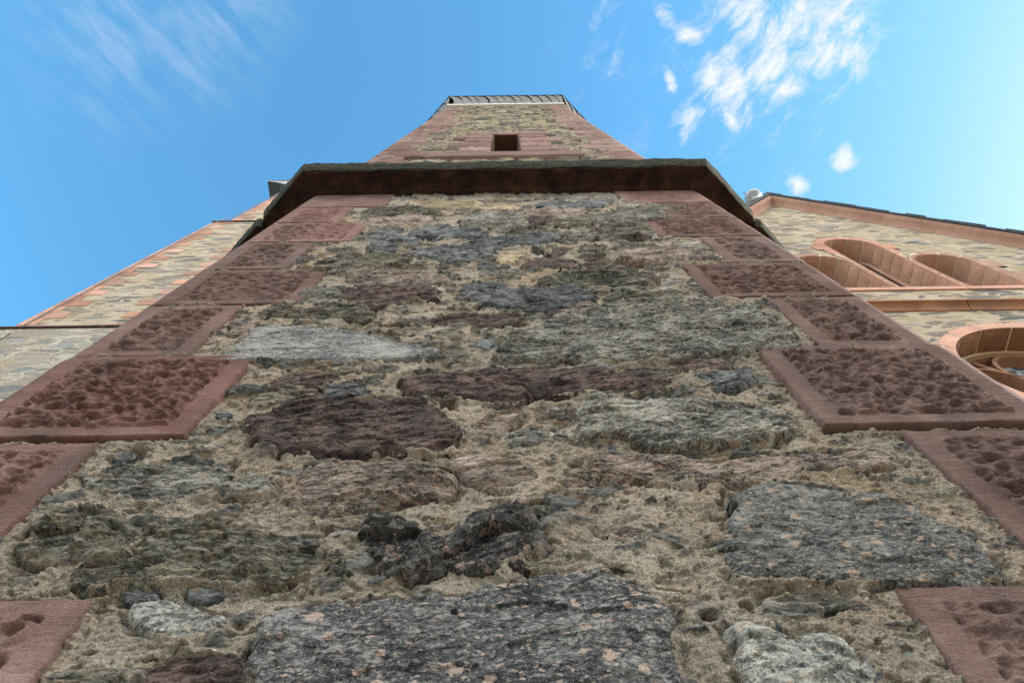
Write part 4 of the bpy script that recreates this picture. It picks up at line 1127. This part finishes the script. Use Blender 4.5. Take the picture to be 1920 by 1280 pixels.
for i, (cx, zt) in enumerate(lan):
    wn = bpy.data.objects.new('lancet_window', None); S.collection.objects.link(wn); wn.parent = nave
    pts = lancet_outline(cx, LW, zs_sill, zt, 20)
    hj = zt - LW / 2 - zs_sill; nj = max(3, round(hj / .38)); arc = math.pi * LW / 2
    marks = [hj * q / nj for q in range(nj + 1)] + [hj + arc * q / 5 for q in range(1, 6)] + [hj + arc + hj * q / nj for q in range(1, nj + 1)]
    wd = []
    for q in range(len(marks) - 1):
        inarc = nj <= q < nj + 5
        wd.append(.20 if inarc else (.065 if ((i == 1) or (i == 0 and q > nj) or (i == 2 and q < nj)) and False else (.40 if q % 2 else .22)))
    # jambs shared between two lancets are narrow
    gapw = pitch - LW
    for q in range(len(marks) - 1):
        left = q < nj; right = q >= nj + 5
        lowside = (marks[q] < (lan[0][1] - LW / 2 - zs_sill) + .15) if left else (marks[-1] - marks[q + 1] < (lan[0][1] - LW / 2 - zs_sill) + .15)
        if (left and i > 0 and lowside) or (right and i < 2 and lowside): wd[q] = gapw / 2 - .002
    others = [np.array(lancet_outline(c2, LW, zs_sill, t2, 24)) for q2, (c2, t2) in enumerate(lan) if q2 != i]
    oth = np.concatenate([np.concatenate([a_ + (b_ - a_) * np.linspace(0, 1, 12)[:, None] for a_, b_ in zip(o_[:-1], o_[1:])]) for o_ in others])
    ff, _L = contour_fn(pts)
    def room(t): return float(np.sqrt(((oth - ff(t)) ** 2).sum(1)).min())
    for q in range(len(marks) - 1):
        wd[q] = min(wd[q], .49 * min(room(t) for t in np.linspace(marks[q], marks[q + 1], 9)))
    dressed(wn, pts, DL, marks, wd, True, splay=.02, seed=30 + i, room=room)
    gl = MB(); z0 = zs_sill - .05
    iv = lancet_outline(0, LW - .06, 0, zt - zs_sill - .02, 20)
    gl.add([(x, 0, z) for x, z in iv], [tuple(range(len(iv)))[::-1]])
    go = gl.build('leaded_glass', M['glass'], wn); go.location = (cx, YG + DL + .02, zs_sill)
    fm = MB()
    f_, Lf = contour_fn(lancet_outline(cx, LW - .03, zs_sill, zt - .015, 20))
    fm.tube([(f_(t)[0], YG + DL - .02, f_(t)[1]) for t in np.linspace(0, Lf, 50)], .045, 6); fm.build('inner_frame', M['sand_pink'], wn)
# rose window
rw = bpy.data.objects.new('rose_window', None); S.collection.objects.link(rw); rw.parent = nave
cr = [(GX + RR * math.cos(math.pi * 1.5 - 2 * math.pi * i / 72), RZ + RR * math.sin(math.pi * 1.5 - 2 * math.pi * i / 72)) for i in range(73)]
Lr = 2 * math.pi * RR; nb = 18
dressed(rw, cr, .36, [Lr * q / nb for q in range(nb + 1)], [.21], True, seed=50, mats=('sand_pink', 'reveal_brown'))
def ring_solid(mb, cx, cz, r0, r1, y0, y1, a0=0, a1=2 * math.pi, n=40, mi=0):
    P = []
    for (r_, y) in ((r0, y1), (r0 + .015, y0), (r1, y0), (r1, y1)):
        P.append([(cx + r_ * math.cos(a0 + (a1 - a0) * i / n), y, cz + r_ * math.sin(a0 + (a1 - a0) * i / n)) for i in range(n + 1)])
    mb.grid(P, mi, False)
tr_ = MB(); ya, yb = YG + .34, YG + .56
jt = MB(); ring_solid(jt, GX, RZ, RR - .05, RR + .02, YG + .345, YG + .5); jt.build('mortar_joint', M['joint'], rw)
ring_solid(tr_, GX, RZ, RR - .14, RR - .04, ya + .02, yb)
nf = 6
for q in range(nf):
    a = 2 * math.pi * (q + .5) / nf; rc = RR - .14 - .42
    fx_, fz_ = GX + rc * math.cos(a), RZ + rc * math.sin(a)
    ring_solid(tr_, fx_, fz_, .40, .47, ya + .03, yb, a - R(150), a + R(150), 30)
ring_solid(tr_, GX, RZ, .30, .38, ya + .034, yb)
for q in range(nf):
    a = 2 * math.pi * q / nf
    x0, z0 = GX + .37 * math.cos(a), RZ + .37 * math.sin(a); x1, z1 = GX + (RR - .13) * math.cos(a), RZ + (RR - .13) * math.sin(a)
    dx, dz = -math.sin(a) * .04, math.cos(a) * .04
    yq = ya + .05; vs = [(x0 - dx, yq, z0 - dz), (x1 - dx, yq, z1 - dz), (x1 + dx, yq, z1 + dz), (x0 + dx, yq, z0 + dz)]
    vs += [(p[0], yb, p[2]) for p in vs]
    tr_.add(vs, [(0, 1, 2, 3), (0, 4, 5, 1), (2, 6, 7, 3)])
tr_.build('stone_tracery', M['sand_brown'], rw)
gl = MB(); gl.add([(RR * math.cos(2 * math.pi * i / 48), 0, RR * math.sin(2 * math.pi * i / 48)) for i in range(48)], [tuple(range(48))])
go = gl.build('stained_glass', M['rose_glass'], rw); go.location = (GX, YG + .54, RZ)

# roof finial by the ridge
FY = YG + .55
fb = at(1429, 379, FY); fin = thing('roof_finial', 'small grey metal finial with a flared dish and thin rod behind the gable peak', 'finial')
fm = MB()
zb_ = fb[2]; H_ = at(1413, 371, FY)[2] - zb_
prof = [(.10, -.9), (.10, .0), (.13, .02), (.13, .10), (.085, .12), (.08, H_ * .72), (.13, H_ * .82), (.26, H_ * .95), (.30, H_ * 1.05), (.27, H_ * 1.12), (.10, H_ * 1.25), (.03, H_ * 1.3)]
fm.grid([[(fb[0] + r_ * math.cos(2 * math.pi * i / 20), FY + r_ * math.sin(2 * math.pi * i / 20), zb_ + z_) for i in range(20)] for r_, z_ in prof], 0, True, True)
fm.build('dish', M['zinc'], fin)
fm = MB(); fm.tube([(fb[0], FY, zb_ + H_ * 1.2), (fb[0], FY, zb_ + H_ * 2.2)], .022); fm.tube([(fb[0], FY, zb_ + H_ * 2.2), (fb[0], FY, zb_ + H_ * 2.28)], .04); fm.build('rod', M['cable'], fin)

# ================================================================== ground
g = MB(); g.add([(-300, -300, 0), (300, -300, 0), (300, 300, 0), (-300, 300, 0)], [(0, 1, 2, 3)])
go = g.build('ground', M['ground']); go['kind'] = 'structure'; go['label'] = 'pale paved ground around the church'
